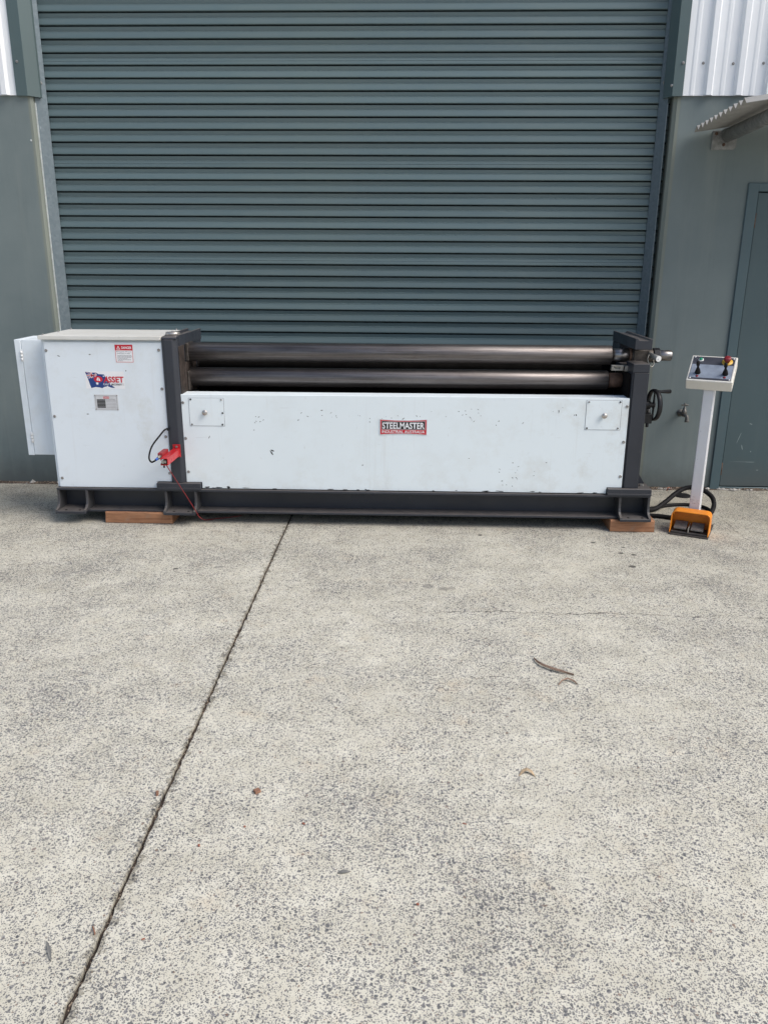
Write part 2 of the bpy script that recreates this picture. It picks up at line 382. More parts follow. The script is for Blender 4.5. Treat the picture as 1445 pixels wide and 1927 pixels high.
M['face_grey'] = simple('control_face_grey', (0.25, 0.29, 0.36), 0.35, 0, 0.18, 26)
M['yellow'] = simple('yellow_ring', (0.68, 0.42, 0.05), 0.45, 0, 0.15, 40)
M['estop'] = simple('red_mushroom', (0.22, 0.018, 0.026), 0.4, 0, 0.15, 40)
M['green'] = simple('green_button', (0.01, 0.26, 0.14), 0.35, 0, 0.15, 40)
M['white_plastic'] = simple('white_plastic', (0.75, 0.76, 0.76), 0.4, 0, 0.06, 30)
M['st_white'] = simple('sticker_white', (0.80, 0.81, 0.83), 0.4, 0, 0.03, 20)
M['st_red'] = simple('sticker_red', (0.55, 0.012, 0.03), 0.4, 0, 0.06, 20)
M['st_blue'] = simple('sticker_blue', (0.010, 0.045, 0.20), 0.4, 0, 0.08, 20)
M['st_black'] = simple('sticker_black', (0.018, 0.018, 0.02), 0.4, 0, 0.1, 20)
M['st_grey'] = simple('sticker_grey_print', (0.16, 0.16, 0.19), 0.5, 0, 0.1, 20)
M['st_silver'] = simple('brushed_plate', (0.62, 0.63, 0.65), 0.4, 0.2, 0.08, 40)
M['brass'] = simple('dull_tap_metal', (0.15, 0.145, 0.135), 0.5, 0.5, 0.4, 60)

t = NT('sleeper_timber')
g = t.noise(7, 6, 0.65, vec=t.map((0.5, 6, 6)), dist=1.2)
c = t.mix(t.ramp(g, 0.3, 0.7), (0.25, 0.115, 0.06), (0.45, 0.235, 0.13))
f_ = t.noise(40, 5, 0.7, vec=t.map((0.12, 4, 4)))
c = t.mix(t.ramp(f_, 0.52, 0.72, 0, 0.6), c, (0.10, 0.045, 0.026))
c = t.mix(t.ramp(t.noise(12, 5), 0.6, 0.8, 0, 0.4), c, (0.30, 0.24, 0.19))
t.bump(f_, 0.4, 0.004)
M['timber'] = t.out(c, 0.75, 0, 0.3)
M['bark'] = simple('dry_bark', (0.27, 0.185, 0.135), 0.85, 0, 0.5, 90, 0.4)
M['dryleaf'] = simple('dry_leaf', (0.44, 0.33, 0.21), 0.7, 0, 0.35, 70)
M['leafdark'] = simple('weathered_leaf', (0.17, 0.17, 0.16), 0.75, 0, 0.3, 60)
M['chip'] = simple('wood_chip', (0.24, 0.125, 0.08), 0.8, 0, 0.4, 90)
M['redchip'] = simple('red_chip', (0.30, 0.11, 0.07), 0.8, 0, 0.4, 90)
M['rubble'] = simple('rubble', (0.42, 0.40, 0.37), 0.9, 0, 0.75, 60)

# ------------------------------------------------------------------ mesh builder and object helpers
ORI = {}
class MB:
    def __init__(s):
        s.v = []; s.f = []; s.sm = []
    def add(s, vs, fs, smooth=False):
        b = len(s.v)
        s.v += [tuple(v) for v in vs]
        s.f += [tuple(i + b for i in f) for f in fs]
        s.sm += [smooth] * len(fs)
        return s
    def box(s, x0, x1, y0, y1, z0, z1):
        vs = [(x, y, z) for x in (x0, x1) for y in (y0, y1) for z in (z0, z1)]
        return s.add(vs, [(0, 1, 3, 2), (4, 6, 7, 5), (0, 4, 5, 1), (2, 3, 7, 6), (0, 2, 6, 4), (1, 5, 7, 3)])
    def prism(s, poly, ax, a, b):
        """poly: list of 2-D points in the two other axes (in x, y, z order); extruded along axis ax"""
        def P(p, w):
            q = list(p); q.insert(ax, w); return tuple(q)
        n = len(poly)
        vs = [P(p, a) for p in poly] + [P(p, b) for p in poly]
        fs = [(i, (i + 1) % n, n + (i + 1) % n, n + i) for i in range(n)]
        fs += [tuple(range(n))[::-1], tuple(range(n, 2 * n))]
        return s.add(vs, fs)
    def rings(s, rings, smooth=True, cap=True, closed=False):
        n = len(rings[0]); m = len(rings)
        vs = [p for r in rings for p in r]
        fs = []
        for i in range(m if closed else m - 1):
            for k in range(n):
                a, b = i * n + k, i * n + (k + 1) % n
                c, d = ((i + 1) % m) * n + (k + 1) % n, ((i + 1) % m) * n + k
                fs.append((a, b, c, d))
        s.add(vs, fs, smooth)
        if cap and not closed:
            s.add(rings[0], [tuple(range(n))[::-1]]); s.add(rings[-1], [tuple(range(n))])
        return s
    def lathe(s, prof, p, d, n=20, smooth=True):
        """prof: (distance along d, radius)"""
        p = Vector(p); d = Vector(d).normalized()
        e1 = d.orthogonal().normalized(); e2 = d.cross(e1)
        rr_ = []
        for (h, r) in prof:
            rr_.append([tuple(p + d * h + (e1 * math.cos(2 * math.pi * k / n) + e2 * math.sin(2 * math.pi * k / n)) * max(r, 1e-5)) for k in range(n)])
        return s.rings(rr_, smooth)
    def cyl(s, p0, p1, r, n=20, smooth=True, r1=None, ch=0.0):
        p0 = Vector(p0); p1 = Vector(p1); L = (p1 - p0).length
        r1 = r if r1 is None else r1
        pr = [(0, r), (L, r1)] if not ch else [(0, r - ch), (ch, r), (L - ch, r1), (L, r1 - ch)]
        return s.lathe(pr, p0, p1 - p0, n, smooth)
    def tube(s, pts, r, n=8, sub=6):
        pts = [Vector(p) for p in pts]
        out = []
        for i in range(len(pts) - 1):
            p0 = pts[max(i - 1, 0)]; p1 = pts[i]; p2 = pts[i + 1]; p3 = pts[min(i + 2, len(pts) - 1)]
            for k in range(sub):
                u = k / sub
                out.append(0.5 * ((2 * p1) + (p2 - p0) * u + (2 * p0 - 5 * p1 + 4 * p2 - p3) * u * u + (3 * p1 - p0 - 3 * p2 + p3) * u ** 3))
        out.append(pts[-1])
        rg = []
        e = None
        for i, p in enumerate(out):
            d = (out[min(i + 1, len(out) - 1)] - out[max(i - 1, 0)]).normalized()
            e = d.orthogonal().normalized() if e is None else (e - d * e.dot(d)).normalized()
            f = d.cross(e)
            rg.append([tuple(p + (e * math.cos(2 * math.pi * k / n) + f * math.sin(2 * math.pi * k / n)) * r) for k in range(n)])
        return s.rings(rg)
    def mesh(s, name, off=(0, 0, 0), bevel=0.0, seg=1):
        bm = bmesh.new()
        vs = [bm.verts.new((v[0] - off[0], v[1] - off[1], v[2] - off[2])) for v in s.v]
        for f, sm in zip(s.f, s.sm):
            try:
                fc = bm.faces.new([vs[i] for i in f]); fc.smooth = sm
            except ValueError:
                pass
        bmesh.ops.remove_doubles(bm, verts=bm.verts, dist=1e-6)
        bmesh.ops.recalc_face_normals(bm, faces=bm.faces)
        if bevel:
            ed = [e for e in bm.edges if len(e.link_faces) == 2 and e.calc_face_angle(0) > R(28)]
            bmesh.ops.bevel(bm, geom=ed, offset=bevel, segments=seg, affect='EDGES', profile=0.5, clamp_overlap=True)
        me = bpy.data.meshes.new(name)
        bm.to_mesh(me); bm.free()
        return me
    def build(s, name, m, parent=None, bevel=0.0, seg=1, label=None):
        off = ORI.get(parent.name, (0, 0, 0)) if parent else (0, 0, 0)
        me = s.mesh(name, off, bevel, seg)
        return link(name, me, m, parent, label)

def link(name, me, m=None, parent=None, label=None):
    o = bpy.data.objects.new(name, me)
    COL.objects.link(o)
    if m is not None and not len(me.materials): me.materials.append(M[m])
    if parent:
        o.parent = parent
        ORI[o.name] = ORI.get(parent.name, (0, 0, 0))
    if label: o['label'] = label
    return o

def thing(name, label, cat, loc=(0, 0, 0), rot=(0, 0, 0), group=None, local=False):
    o = bpy.data.objects.new(name, None)
    o.empty_display_size = 0.1
    COL.objects.link(o)
    o.location = loc; o.rotation_euler = rot
    o['label'] = label; o['category'] = cat
    if group: o['group'] = group
    ORI[o.name] = (0, 0, 0) if local else tuple(loc)
    return o

def tag(o, label=None, cat=None, group=None, kind=None):
    for k, v in (('label', label), ('category', cat), ('group', group), ('kind', kind)):
        if v: o[k] = v
    return o

def single(name, mb, m, label, cat, origin, group=None, bevel=0.0, seg=1, kind=None):
    """a thing that is one mesh, its origin at its base"""
    me = mb.mesh(name, origin, bevel, seg)
    o = link(name, me, m)
    o.location = origin
    return tag(o, label, cat, group, kind)

def text_mesh(name, body, box, y, m, parent, bold=0.0, shear=0.0, nrm_x=True, thick=0.0):
    """flat lettering facing -Y, fitted into box = (x0, x1, z0, z1)"""
    cu = bpy.data.curves.new(name, 'FONT')
    cu.body = body; cu.size = 1; cu.offset = bold; cu.shear = shear; cu.resolution_u = 3
    cu.align_x = 'CENTER'
    ob = bpy.data.objects.new(name, cu)
    COL.objects.link(ob)
    dg = bpy.context.evaluated_depsgraph_get()
    me = bpy.data.meshes.new_from_object(ob.evaluated_get(dg))
    bpy.data.objects.remove(ob); bpy.data.curves.remove(cu)
    xs = [v.co.x for v in me.vertices]; ys = [v.co.y for v in me.vertices]
    x0, x1, z0, z1 = box
    off = ORI.get(parent.name, (0, 0, 0))
    for v in me.vertices:
        u = (v.co.x - min(xs)) / (max(xs) - min(xs)); w = (v.co.y - min(ys)) / (max(ys) - min(ys))
        v.co = (x0 + u * (x1 - x0) - off[0], y - off[1], z0 + w * (z1 - z0) - off[2])
    me.materials.clear()
    return link(name, me, m, parent)

def flatpoly(mb, pts, y):
    n = len(pts)
    mb.add([(x, y, z) for x, z in pts], [tuple(range(n))])

# ================================================================== SETTING
# ground: one sheet, cut along a sawn joint; falls a touch to the left along the building
def gz(x, y):
    if y < 5.0: return 0.0
    return max(-0.05, min(0.05, 0.0065 * (x + 0.25))) * min(1, (y - 5.0) / 0.6)
def jx(y): return -0.7336 - 0.0086 * y
ys = [-250, -40, -5, -1] + [0.5 + 0.02 * i for i in range(268)] + [6.0, 9, 60, 250]
rj = random.Random(11)
mb = MB(); mj = MB()
rows = []
xs_l = [-250, -30, -6, -4, -3, -2, -1.4]; xs_r = [0, 0.8, 1.6, 2.4, 3.2, 4.5, 6, 30, 250]
for y in ys:
    w = 0.0047 + rj.uniform(-0.0012, 0.0018) + (rj.uniform(0.001, 0.006) if rj.random() < .16 else 0); sh = rj.uniform(-0.0022, 0.0022)
    c = jx(max(min(y, 6), -1)) + sh
    rows.append(([(x, y, gz(x, y)) for x in xs_l] + [(c - w - .0015, y, gz(c, y)), (c - w, y, gz(c, y) - .0025), (c - w * .9, y, gz(c, y) - .03)],
                 [(c + w * .9, y, gz(c, y) - .03), (c + w, y, gz(c, y) - .0025), (c + w + .0015, y, gz(c, y))] + [(x, y, gz(x, y)) for x in xs_r],
                 (c - w - .002, c + w + .002)))
for side in (0, 1):
    n = len(rows[0][side])
    vs = [p for r_ in rows for p in r_[side]]
    fs = [(i * n + k, i * n + k + 1, (i + 1) * n + k + 1, (i + 1) * n + k) for i in range(len(rows) - 1) for k in range(n - 1)]
    mb.add(vs, fs)
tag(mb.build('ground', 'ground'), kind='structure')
vs = []; 
for y, r_ in zip(ys, rows):
    z = gz(r_[2][0], y) - 0.009 + rj.uniform(-.004, .003)
    vs += [(r_[2][0], y, z - .003), ((r_[2][0] + r_[2][1]) / 2, y, z + .002), (r_[2][1], y, z - .003)]
fs = [(i * 3 + k, i * 3 + k + 1, i * 3 + k + 4, i * 3 + k + 3) for i in range(len(ys) - 1) for k in (0, 1)]
mj.add(vs, fs)
tag(mj.build('joint_filler', 'joint'), kind='structure')

WY = 5.76          # face of the concrete walls
OL, OR = -2.517, 1.632   # sides of the door opening
# concrete walls
w = thing('concrete_wall', 'grey-green painted concrete wall left of the roller door', 'wall', (-2.6, WY, 0))
mb = MB(); mb.prism([(-16, WY), (-2.545, WY), (-2.545, 5.85), (-16, 5.85)], 2, -0.1, 2.75)
mb.build('wall_panel', 'wall', w)
mb = MB(); mb.prism([(-2.545, WY), (OL - .012, WY + .001), (OL, WY + .016), (OL, 5.85), (-2.545, 5.85)], 2, -0.1, 2.70)
mb.build('wall_edge', 'chamfer', w)
mb = MB(); mb.lathe([(0, .007), (.003, .006), (.004, 0)], (-2.553, WY + .001, 2.338), (0, -1, 0), 7, False)
mb.build('patched_chip', 'galv_edge', w)
w = thing('concrete_wall', 'grey-green painted concrete wall around the side door and tap', 'wall', (3, WY, 0))
DX0, DX1, DZ = 2.163, 3.13, 2.090
mb = MB()
mb.box(1.672, DX0, WY, 5.85, -0.1, 2.75); mb.box(DX0, DX1, WY, 5.85, DZ, 2.75); mb.box(DX1, 16, WY, 5.85, -0.1, 2.75)
mb.build('wall_panel', 'wall', w)
mb = MB(); mb.prism([(OR, 5.85), (OR, WY + .020), (OR + .020, WY + .001), (1.672, WY + .0005), (1.672, 5.85)], 2, -0.1, 2.70)
mb.build('wall_edge', 'chamfer', w)

# white ribbed cladding above the walls
def cladding(x0, x1, first, label, screw_xs, zb, flash):
    wc = thing('wall_cladding', label, 'cladding', (x0, 5.74, zb))
    pitch = 0.1865
    prof = [(x0, 5.744)]
    k0 = math.floor((x0 - first) / pitch); c = first + k0 * pitch
    while c < x1 + .1:
        for dx, y in ((-.118, 5.744), (-.108, 5.7405), (-.092, 5.7405), (-.082, 5.744), (-.030, 5.744), (-.016, 5.720), (.016, 5.720), (.030, 5.744)):
            if x0 + .001 < c + dx < x1 - .001: prof.append((c + dx, y))
        c += pitch
    prof += [(x1, 5.744), (x1, 5.757), (x0, 5.757)]
    mb = MB(); mb.prism(prof, 2, zb, 5.4)
    mb.build('cladding_sheet', 'cladding', wc)
    for sx, sz in screw_xs:
        mb = MB(); mb.lathe([(0, .009), (.0025, .009), (.003, .0055), (.009, .005), (.0095, 0)], (sx, 5.7445 if sx not in flash[1] else 5.7335, sz), (0, -1, 0), 8, False)
        mb.build('screw', 'screw', wc)
    mb = MB(); mb.prism(flash[0], 2, zb - 0.004, 5.4)
    mb.build('flashing', 'flashing', wc)
    return wc
cladding(1.668, 12, 1.8295, 'white ribbed metal cladding above the side door and awning',
         [(1.655, 2.786), (1.782, 2.786), (1.967, 2.783), (2.154, 2.785), (2.34, 2.785), (1.601, 2.66)],
         2.602, ([(1.672, 5.7345), (1.607, 5.7345), (1.574, 5.815), (1.574, 5.825), (1.630, 5.825), (1.632, 5.7575), (1.672, 5.7575)], (1.655,)))
cladding(-12, -2.598, -2.679, 'white ribbed metal cladding above the left concrete wall',
         [(-2.575, 2.80), (-2.86, 2.80)],
         2.606, ([(-2.604, 5.7345), (-2.530, 5.7345), (-2.474, 5.80), (-2.474, 5.825), (-2.515, 5.825), (-2.517, 5.7575), (-2.604, 5.7575)], (-2.575,)))

# ------------------------------------------------------------------ roller door
rd = thing('roller_door', 'wide blue-grey steel roller door shut behind the machine', 'roller door', (-0.45, 5.87, 0))
zl = [3.1135, 3.0365, 2.958, 2.879, 2.8055, 2.730, 2.654, 2.5765, 2.498, 2.4205, 2.3435, 2.264, 2.1835, 2.1085, 2.031, 1.9535, 1.8755, 1.7975, 1.7195, 1.642, 1.5625, 1.484, 1.4085, 1.3315, 1.254]
top = [3.1135 + .0778 * k for k in range(1, 18)][::-1]
bot = []
z = zl[-1]
while z > 0.09:
    z -= .0778; bot.append(z)
zs = top + zl + bot
PIT = 0.0778
prof = [(5.945, 0.0), (5.930, -.0005), (5.9285, -.0052), (5.8765, -.0070), (5.8775, -.0110), (5.8835, -.0310), (5.8722, -.0352), (5.8730, -.0385), (5.8690, -.062), (5.8680, -.0705), (5.8690, -.0740), (5.8730, -.0756), (5.930, -.0765), (5.931, -.0778), (5.945, -.0778)]
profs = prof[:8] + [(5.8712, -.050), (5.8690, -.0515), (5.8706, -.0535)] + prof[8:]
def slat_mesh(pr):
    mb = MB(); n = len(pr)
    a = [(-2.57 + 0.45, y - 5.87, z) for y, z in pr]; b = [(1.69 + 0.45, y - 5.87, z) for y, z in pr]
    mb.add(a + b, [(i, i + 1, n + i + 1, n + i) for i in range(n - 1)])
    me = mb.mesh('slat'); me.materials.append(M['curtain']); return me
s_plain = slat_mesh(prof); s_seam = slat_mesh(profs)
rs = random.Random(5)
for i in range(len(zs) - 1):
    k = i - len(top)
    o = link('slat', s_seam if (k - 3) % 8 == 0 else s_plain, None, rd)
    o.location = (0, rs.uniform(-.0006, .0006), zs[i])
    o.scale = (1, 1, (zs[i] - zs[i + 1]) / PIT)
mb = MB(); mb.box(-2.55, 1.67, 5.86, 5.90, -0.02, zs[-1] - .002)
mb.build('bottom_rail', 'curtain', rd)
# guides: a broad galvanised face with a bright cut edge against the concrete
for (xa, xb, edge) in ((-2.5135, -2.459, -1), (1.562, 1.602, 1)):
    mb = MB()      # splayed face running from the wall edge in towards the curtain
    xo, xi = (xa, xb) if edge < 0 else (xb, xa)
    mb.prism([(xo, 5.80), (xi, 5.862), (xi + edge * .004, 5.866), (xo, 5.808)], 2, -0.03, 4.5)
    g = mb.build('guide_channel', 'galv', rd)
    xo = xa if edge < 0 else xb
    mb = MB()
    zt = 2.57
    if edge < 0: mb.box(xo - .003, xo + .0045, 5.796, 5.80, -0.03, zt)
    else: mb.box(xo - .002, xo + .003, 5.797, 5.80, -0.03, zt)
    mb.build('edge_strip', 'galv_edge' if edge < 0 else 'galv', g)
    for dx, zz in ((.25, 2.71), (.62, 2.695)):
        mb = MB(); mb.lathe([(0, .011), (.004, .010), (.0045, .006), (.010, .006), (.0105, 0)], (xo + dx * (xi - xo), 5.80 + dx * .062, zz), (-edge * .75, -.66, 0), 6, False)
        mb.build('bolt', 'galv_dirty', g)

# ------------------------------------------------------------------ side door
pd = thing('personnel_door', 'plain blue-green steel side door in its frame, under the awning', 'door', (2.65, WY, 0))
mb = MB()
mb.box(DX0, 2.2305, 5.745, 5.83, 0.0, DZ); mb.box(3.062, DX1, 5.745, 5.83, 0.0, DZ); mb.box(2.2305, 3.062, 5.745, 5.83, 2.038, DZ); mb.box(2.2305, 3.062, 5.752, 5.83, 0.0, 0.036)
mb.build('door_frame', 'frame_paint', pd, 0.003)
mb = MB(); mb.box(2.2365, 3.056, 5.757, 5.797, 0.043, 2.031)
leaf = mb.build('door_leaf', 'side_door', pd, 0.002)
mb = MB(); mb.box(2.231, 3.061, 5.80, 5.83, 0.036, 2.038)
mb.build('door_stop', 'hole', pd)
for hz in (1.86, 0.17):
    mb = MB(); mb.cyl((2.2335, 5.752, hz - .045), (2.2335, 5.752, hz + .045), .006, 8)
    mb.build('hinge', 'rusty', leaf)
mb = MB(); mb.cyl((2.98, 5.757, 1.0), (2.98, 5.69, 1.0), .028, 14, ch=.006)
mb.build('door_knob', 'knob', leaf)

# ------------------------------------------------------------------ awning over the side door
aw = thing('awning', 'corrugated sheet awning on galvanised pipe arms above the side door', 'awning', (2.4, 5.74, 2.39))
mb = MB()
n = 11; half = []
for i in range(2 * n + 1):
    y = 5.74 - 0.84 * i / (2 * n)
    zz = 2.389 + .030 * i / (2 * n) + (0.032 if i % 2 else 0.0)
    half.append((y, zz))
vs = []
for X, dz in ((1.773, 0), (3.45, .15 * 1.677)):
    for dt in (0, .0022):
        vs += [(X, y, zz + dz + dt) for y, zz in half]
m_ = len(half)
fs = []
for i in range(m_ - 1):
    fs += [(i, i + 1, 2 * m_ + i + 1, 2 * m_ + i), (m_ + i, 3 * m_ + i, 3 * m_ + i + 1, m_ + i + 1), (i, m_ + i, m_ + i + 1, i + 1), (2 * m_ + i, 2 * m_ + i + 1, 3 * m_ + i + 1, 3 * m_ + i)]
fs += [(0, 2 * m_, 3 * m_, m_), (m_ - 1, 2 * m_ - 1, 4 * m_ - 1, 3 * m_ - 1)]
mb.add(vs, fs)
# folded front trim
mb.box(1.777, 1.780, 4.897, 4.90, 2.44, 2.442)
mb.build('corrugated_sheet', 'sheet', aw)
for X in (1.985, 3.15):
    dz = .15 * (X - 1.985)
    mb = MB(); mb.cyl((X, 5.748, 2.372 + dz), (X, 4.72, 2.392 + dz), .041, 24)
    mb.build('support_arm', 'galv_dirty', aw)
    mb = MB()
    mb.prism([(X - .092, 2.288 + dz), (X + .050, 2.288 + dz), (X + .064, 2.302 + dz), (X + .068, 2.40 + dz), (X - .090, 2.40 + dz)], 1, 5.748, 5.7595)
    fl_ = mb.build('flange_plate', 'galv_dirty', aw, 0.0015)
    mb = MB(); mb.lathe([(0, .046), (.004, .046), (.009, .042)], (X, 5.7475, 2.372 + dz), (0, -1, 0), 24)
    mb.build('weld', 'galv_dirty', fl_)
    for dx, dzz in ((-.068, .095), (-.015, .030), (.052, .095)):
        mb = MB(); mb.lathe([(0, .011), (.002, .011), (.0025, .0075), (.011, .0075), (.0115, .004), (.018, .004), (.0185, 0)], (X + dx, 5.748, 2.288 + dzz + dz), (0, -1, 0), 6, False)
        mb.build('bolt', 'rusty', fl_)

# ------------------------------------------------------------------ garden tap
tp = thing('garden_tap', 'small weathered garden tap on the concrete wall behind the control pedestal', 'tap', (1.905, WY, 0.575))
X, Z = 1.897, 0.575
mb = MB(); mb.lathe([(0, .026), (.004, .026), (.006, .014), (.05, .014), (.052, .019), (.07, .019), (.072, .0)], (X, WY, Z), (0.08, -1, 0), 12)
mb.build('inlet', 'brass', tp)
mb = MB(); mb.lathe([(0, .017), (.028, .017), (.03, .012), (.045, .011), (.05, .005), (.062, .005)], (X + .005, 5.695, Z), (0, 0, 1), 10)
mb.build('valve_body', 'brass', tp)
mb = MB(); mb.tube([(X + .004, 5.69, Z), (X + .016, 5.665, Z - .012), (X + .018, 5.66, Z - .045)], .0125, 10, 5)
mb.lathe([(0, .0155), (.014, .0155)], (X + .018, 5.66, Z - .048), (0, 0, 1), 10)
mb.build('spout', 'brass', tp)
mb = MB(); mb.tube([(X - .018, 5.695, Z + .064), (X + .005, 5.695, Z + .066), (X + .028, 5.695, Z + .064)], .0055, 8, 4)
mb.lathe([(0, .008), (.016, .007), (.02, 0)], (X + .005, 5.695, Z + .06), (0, 0, 1), 8)
mb.build('handle', 'brass', tp)

# ================================================================== PLATE ROLLING MACHINE
ma = thing('plate_rolling_machine', 'long white and charcoal plate rolling machine standing across the roller door', 'machine', (OX, OY, OZ), (0, -0.0026, 0))
# --- base
FL, BR = -2.222, 1.466
mb = MB()
mb.box(FL, BR, 4.812, 4.925, .210, .2235); mb.box(FL, BR, 4.812, 4.925, .0715, .0845); mb.box(FL, BR, 4.912, 4.925, .0845, .210)
mb.build('base_channel', 'dark', ma, 0.0015)
mb = MB()
mb.box(FL, BR, 5.19, 5.30, .210, .2235); mb.box(FL, BR, 5.19, 5.30, .0715, .0845); mb.box(FL, BR, 5.19, 5.203, .0845, .210)
mb.build('base_channel', 'dark', ma, 0.0015)
for x in (FL + .02, -1.45, -0.4, 0.5, 1.40):
    mb = MB(); mb.box(x - .008, x + .008, 4.926, 5.189, .075, .2095)
    mb.build('cross_member', 'dark', ma)
def gusset(x, th=.013):
    pr = [(4.911, .2095), (4.813, .2095), (4.8135, .165), (4.811, .140), (4.803, .120), (4.790, .107), (4.770, .099), (4.757, .0955), (4.757, .0725), (4.911, .0725)]
    mb = MB(); mb.prism(pr, 0, x - th / 2, x + th / 2); return mb
for (xl, xr) in ((-2.222, -2.028), (-1.540, -1.338), (1.276, 1.466)):
    mb = MB(); mb.box(xl, xr, 4.755, 4.911, .0712, .0880)
    foot = mb.build('foot_plate', 'dark', ma, 0.002)
    for hx in (.3, .75):
        mb = MB(); mb.lathe([(0, .008), (.0012, .008), (.0013, .0)], (xl + hx * (xr - xl), 4.785, .0880), (0, 0, 1), 10, False)
        mb.build('bolt_hole', 'hole', foot)
    for x in (xl + .0075, xr - .0075):
        gusset(x, .015).build('gusset', 'dark_edge', foot, 0.0015)
# machined pads under the side frames
for (xl, xr) in ((-1.583, -1.307), (1.199, 1.466)):
    mb = MB(); mb.box(xl, xr, 4.803, 5.30, .2238, .2655)
    mb.build('frame_pad', 'dark', ma, 0.003)
    mb = MB(); mb.box(xl, xr, 4.799, 4.803, .2238, .236)
    mb.build('pad_lip', 'dark', ma, 0.001)

# --- left side frame
SL0, SL1 = -1.4895, -1.395
mb = MB()
mb.prism([(4.826, .2657), (5.385, .2657), (5.385, 1.148), (4.826, 1.148)], 0, SL0 + .004, SL1 - .004)
lf = mb.build('side_frame', 'dark', ma, 0.003)
mb = MB(); mb.prism([(SL0, 4.822), (SL0 + .016, 4.812), (SL1 - .030, 4.812), (SL1 - .002, 4.830), (SL1 - .002, 4.86), (SL0, 4.86)], 2, .2657, 1.142)
mb.build('front_plate', 'dark', lf, 0.003)
for x0, x1 in ((SL0, SL0 + .014), (SL1 - .014, SL1)):
    mb = MB(); mb.box(x0, x1, 4.90 if x0 == SL0 else 4.87, 5.385, 1.095, 1.163)
    mb.build('top_cheek', 'dark', lf, 0.0015)
mb = MB(); mb.prism([(4.815, 1.1425), (4.815, 1.152), (4.830, 1.160), (4.90, 1.160), (4.90, 1.1425)], 0, SL0 + .003, SL1 - .003)
mb.build('top_nose', 'dark', lf, 0.004, 2)
mb = MB(); mb.lathe([(0, .041), (.003, .043), (.014, .043), (.018, .038), (.0185, .008), (.024, .007), (.0245, 0)], (-1.447, 4.925, 1.1602), (0, 0, 1), 24)
mb.build('oil_cap', 'knob', lf)
mb = MB(); mb.box(SL1 - .003, SL1 + .006, 4.95, 5.20, .80, .9945); mb.box(SL1 - .003, SL1 + .004, 4.84, 4.95, .40, 1.10)
mb.build('guide_face', 'sooty', lf, 0.002)
# roll end brackets on the left frame
mb = MB(); mb.box(SL1 - .003, SL1 + .016, 4.985, 5.115, .998, 1.105); mb.cyl((SL1, 5.05, 1.05), (SL1 + .030, 5.05, 1.05), .044, 20)
mb.build('roll_bearing', 'cast', lf, 0.003)
mb = MB(); mb.box(SL1 + .006, SL1 + .018, 4.965, 5.12, .818, .938); mb.cyl((SL1 + .006, 5.05, .897), (SL1 + .030, 5.05, .897), .040, 20)
mb.build('roll_bearing', 'cast', lf, 0.003)

# --- right side frame: post, open bearing gap, top block
SR0, SR1 = 1.290, 1.385
mb = MB(); mb.box(SR0 + .002, SR1 - .002, 4.833, 5.385, .2657, .985)
rf = mb.build('side_frame', 'dark', ma, 0.003)
mb = MB(); mb.box(SR0 + .010, SR1 - .006, 4.824, 4.836, .2657, .968)
mb.build('front_plate', 'dark', rf, 0.002)
mb = MB(); mb.box(SR1 - .006, SR1 + .002, 4.828, 5.385, .2657, .965)
mb.build('edge_rib', 'dark', rf, 0.001)
mb = MB(); mb.box(SR0, SR1, 4.823, 4.99, .9702, 1.020)
mb.build('bearing_seat', 'dark', rf, 0.002)
mb = MB(); mb.box(SR0 + .002, SR1 - .002, 5.20, 5.385, .985, 1.10)
mb.build('rear_neck', 'dark', rf, 0.002)
mb = MB(); mb.prism([(SR0, 1.103), (SR0, 1.1655), (SR0 + .012, 1.1655), (SR0 + .022, 1.1535), (SR1 - .020, 1.1535), (SR1 - .010, 1.1635), (SR1 + .002, 1.1635), (SR1 + .002, 1.103)], 1, 4.826, 5.385)
mb.build('top_block', 'dark', rf, 0.0012)
mb = MB(); mb.prism([(1.3875, .2657), (1.455, .2657), (1.389, .372), (1.3875, .372)], 1, 4.94, 4.955)
mb.build('gusset', 'dark', rf)
mb = MB(); mb.cyl((1.425, 4.89, .2657), (1.425, 4.89, .276), .014, 6, False)
mb.build('bolt', 'plain_steel', rf)
mb = MB(); mb.box(SR0 - .010, SR0 + .002, 4.86, 5.19, .40, .955)
mb.build('guide_face', 'hole', rf)

# --- rolls
RX0, RX1 = -1.362, 1.208
def roll(name, y, z, r, x0, x1, neck_l, neck_r, m='roll'):
    mb = MB()
    mb.lathe([(0, r - .010), (.002, r - .003), (.006, r), (x1 - x0 - .006, r), (x1 - x0 - .002, r - .003), (x1 - x0, r - .010)], (x0, y, z), (1, 0, 0), 56)
    o = mb.build(name, m, ma)
    if neck_l:
        mb = MB(); mb.cyl((SL1 + .020, y, z), (x0 + .003, y, z), neck_l, 28); mb.build('roll_neck', 'cast', o)
    return o
UZ, LZ = 1.0465, 0.8935
ur = roll('top_roll', 5.05, UZ, .0575, -1.405, RX1, 0, 0)
lr = roll('bottom_roll', 5.05, LZ, .0585, -1.392, 1.198, 0, 0)
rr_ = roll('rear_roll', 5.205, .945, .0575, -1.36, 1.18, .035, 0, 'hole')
mb = MB(); mb.cyl((RX1 + .002, 5.05, UZ), (1.312, 5.05, UZ), .0405, 40)
mb.build('roll_neck', 'shaft', ur)
mb = MB(); mb.lathe([(0, .0435), (.012, .0435)], (1.312, 5.05, UZ), (1, 0, 0), 36)
mb.build('bronze_ring', 'rusty', ur)
mb = MB(); mb.lathe([(0, .042), (.02, .047), (.09, .047), (.115, .042), (.13, .042)], (1.3245, 5.05, UZ - .002), (1, 0, 0), 28)
mb.box(1.335, 1.425, 5.0, 5.10, UZ - .05, UZ + .035)
mb.build('end_bearing', 'cast', ur, 0.003)
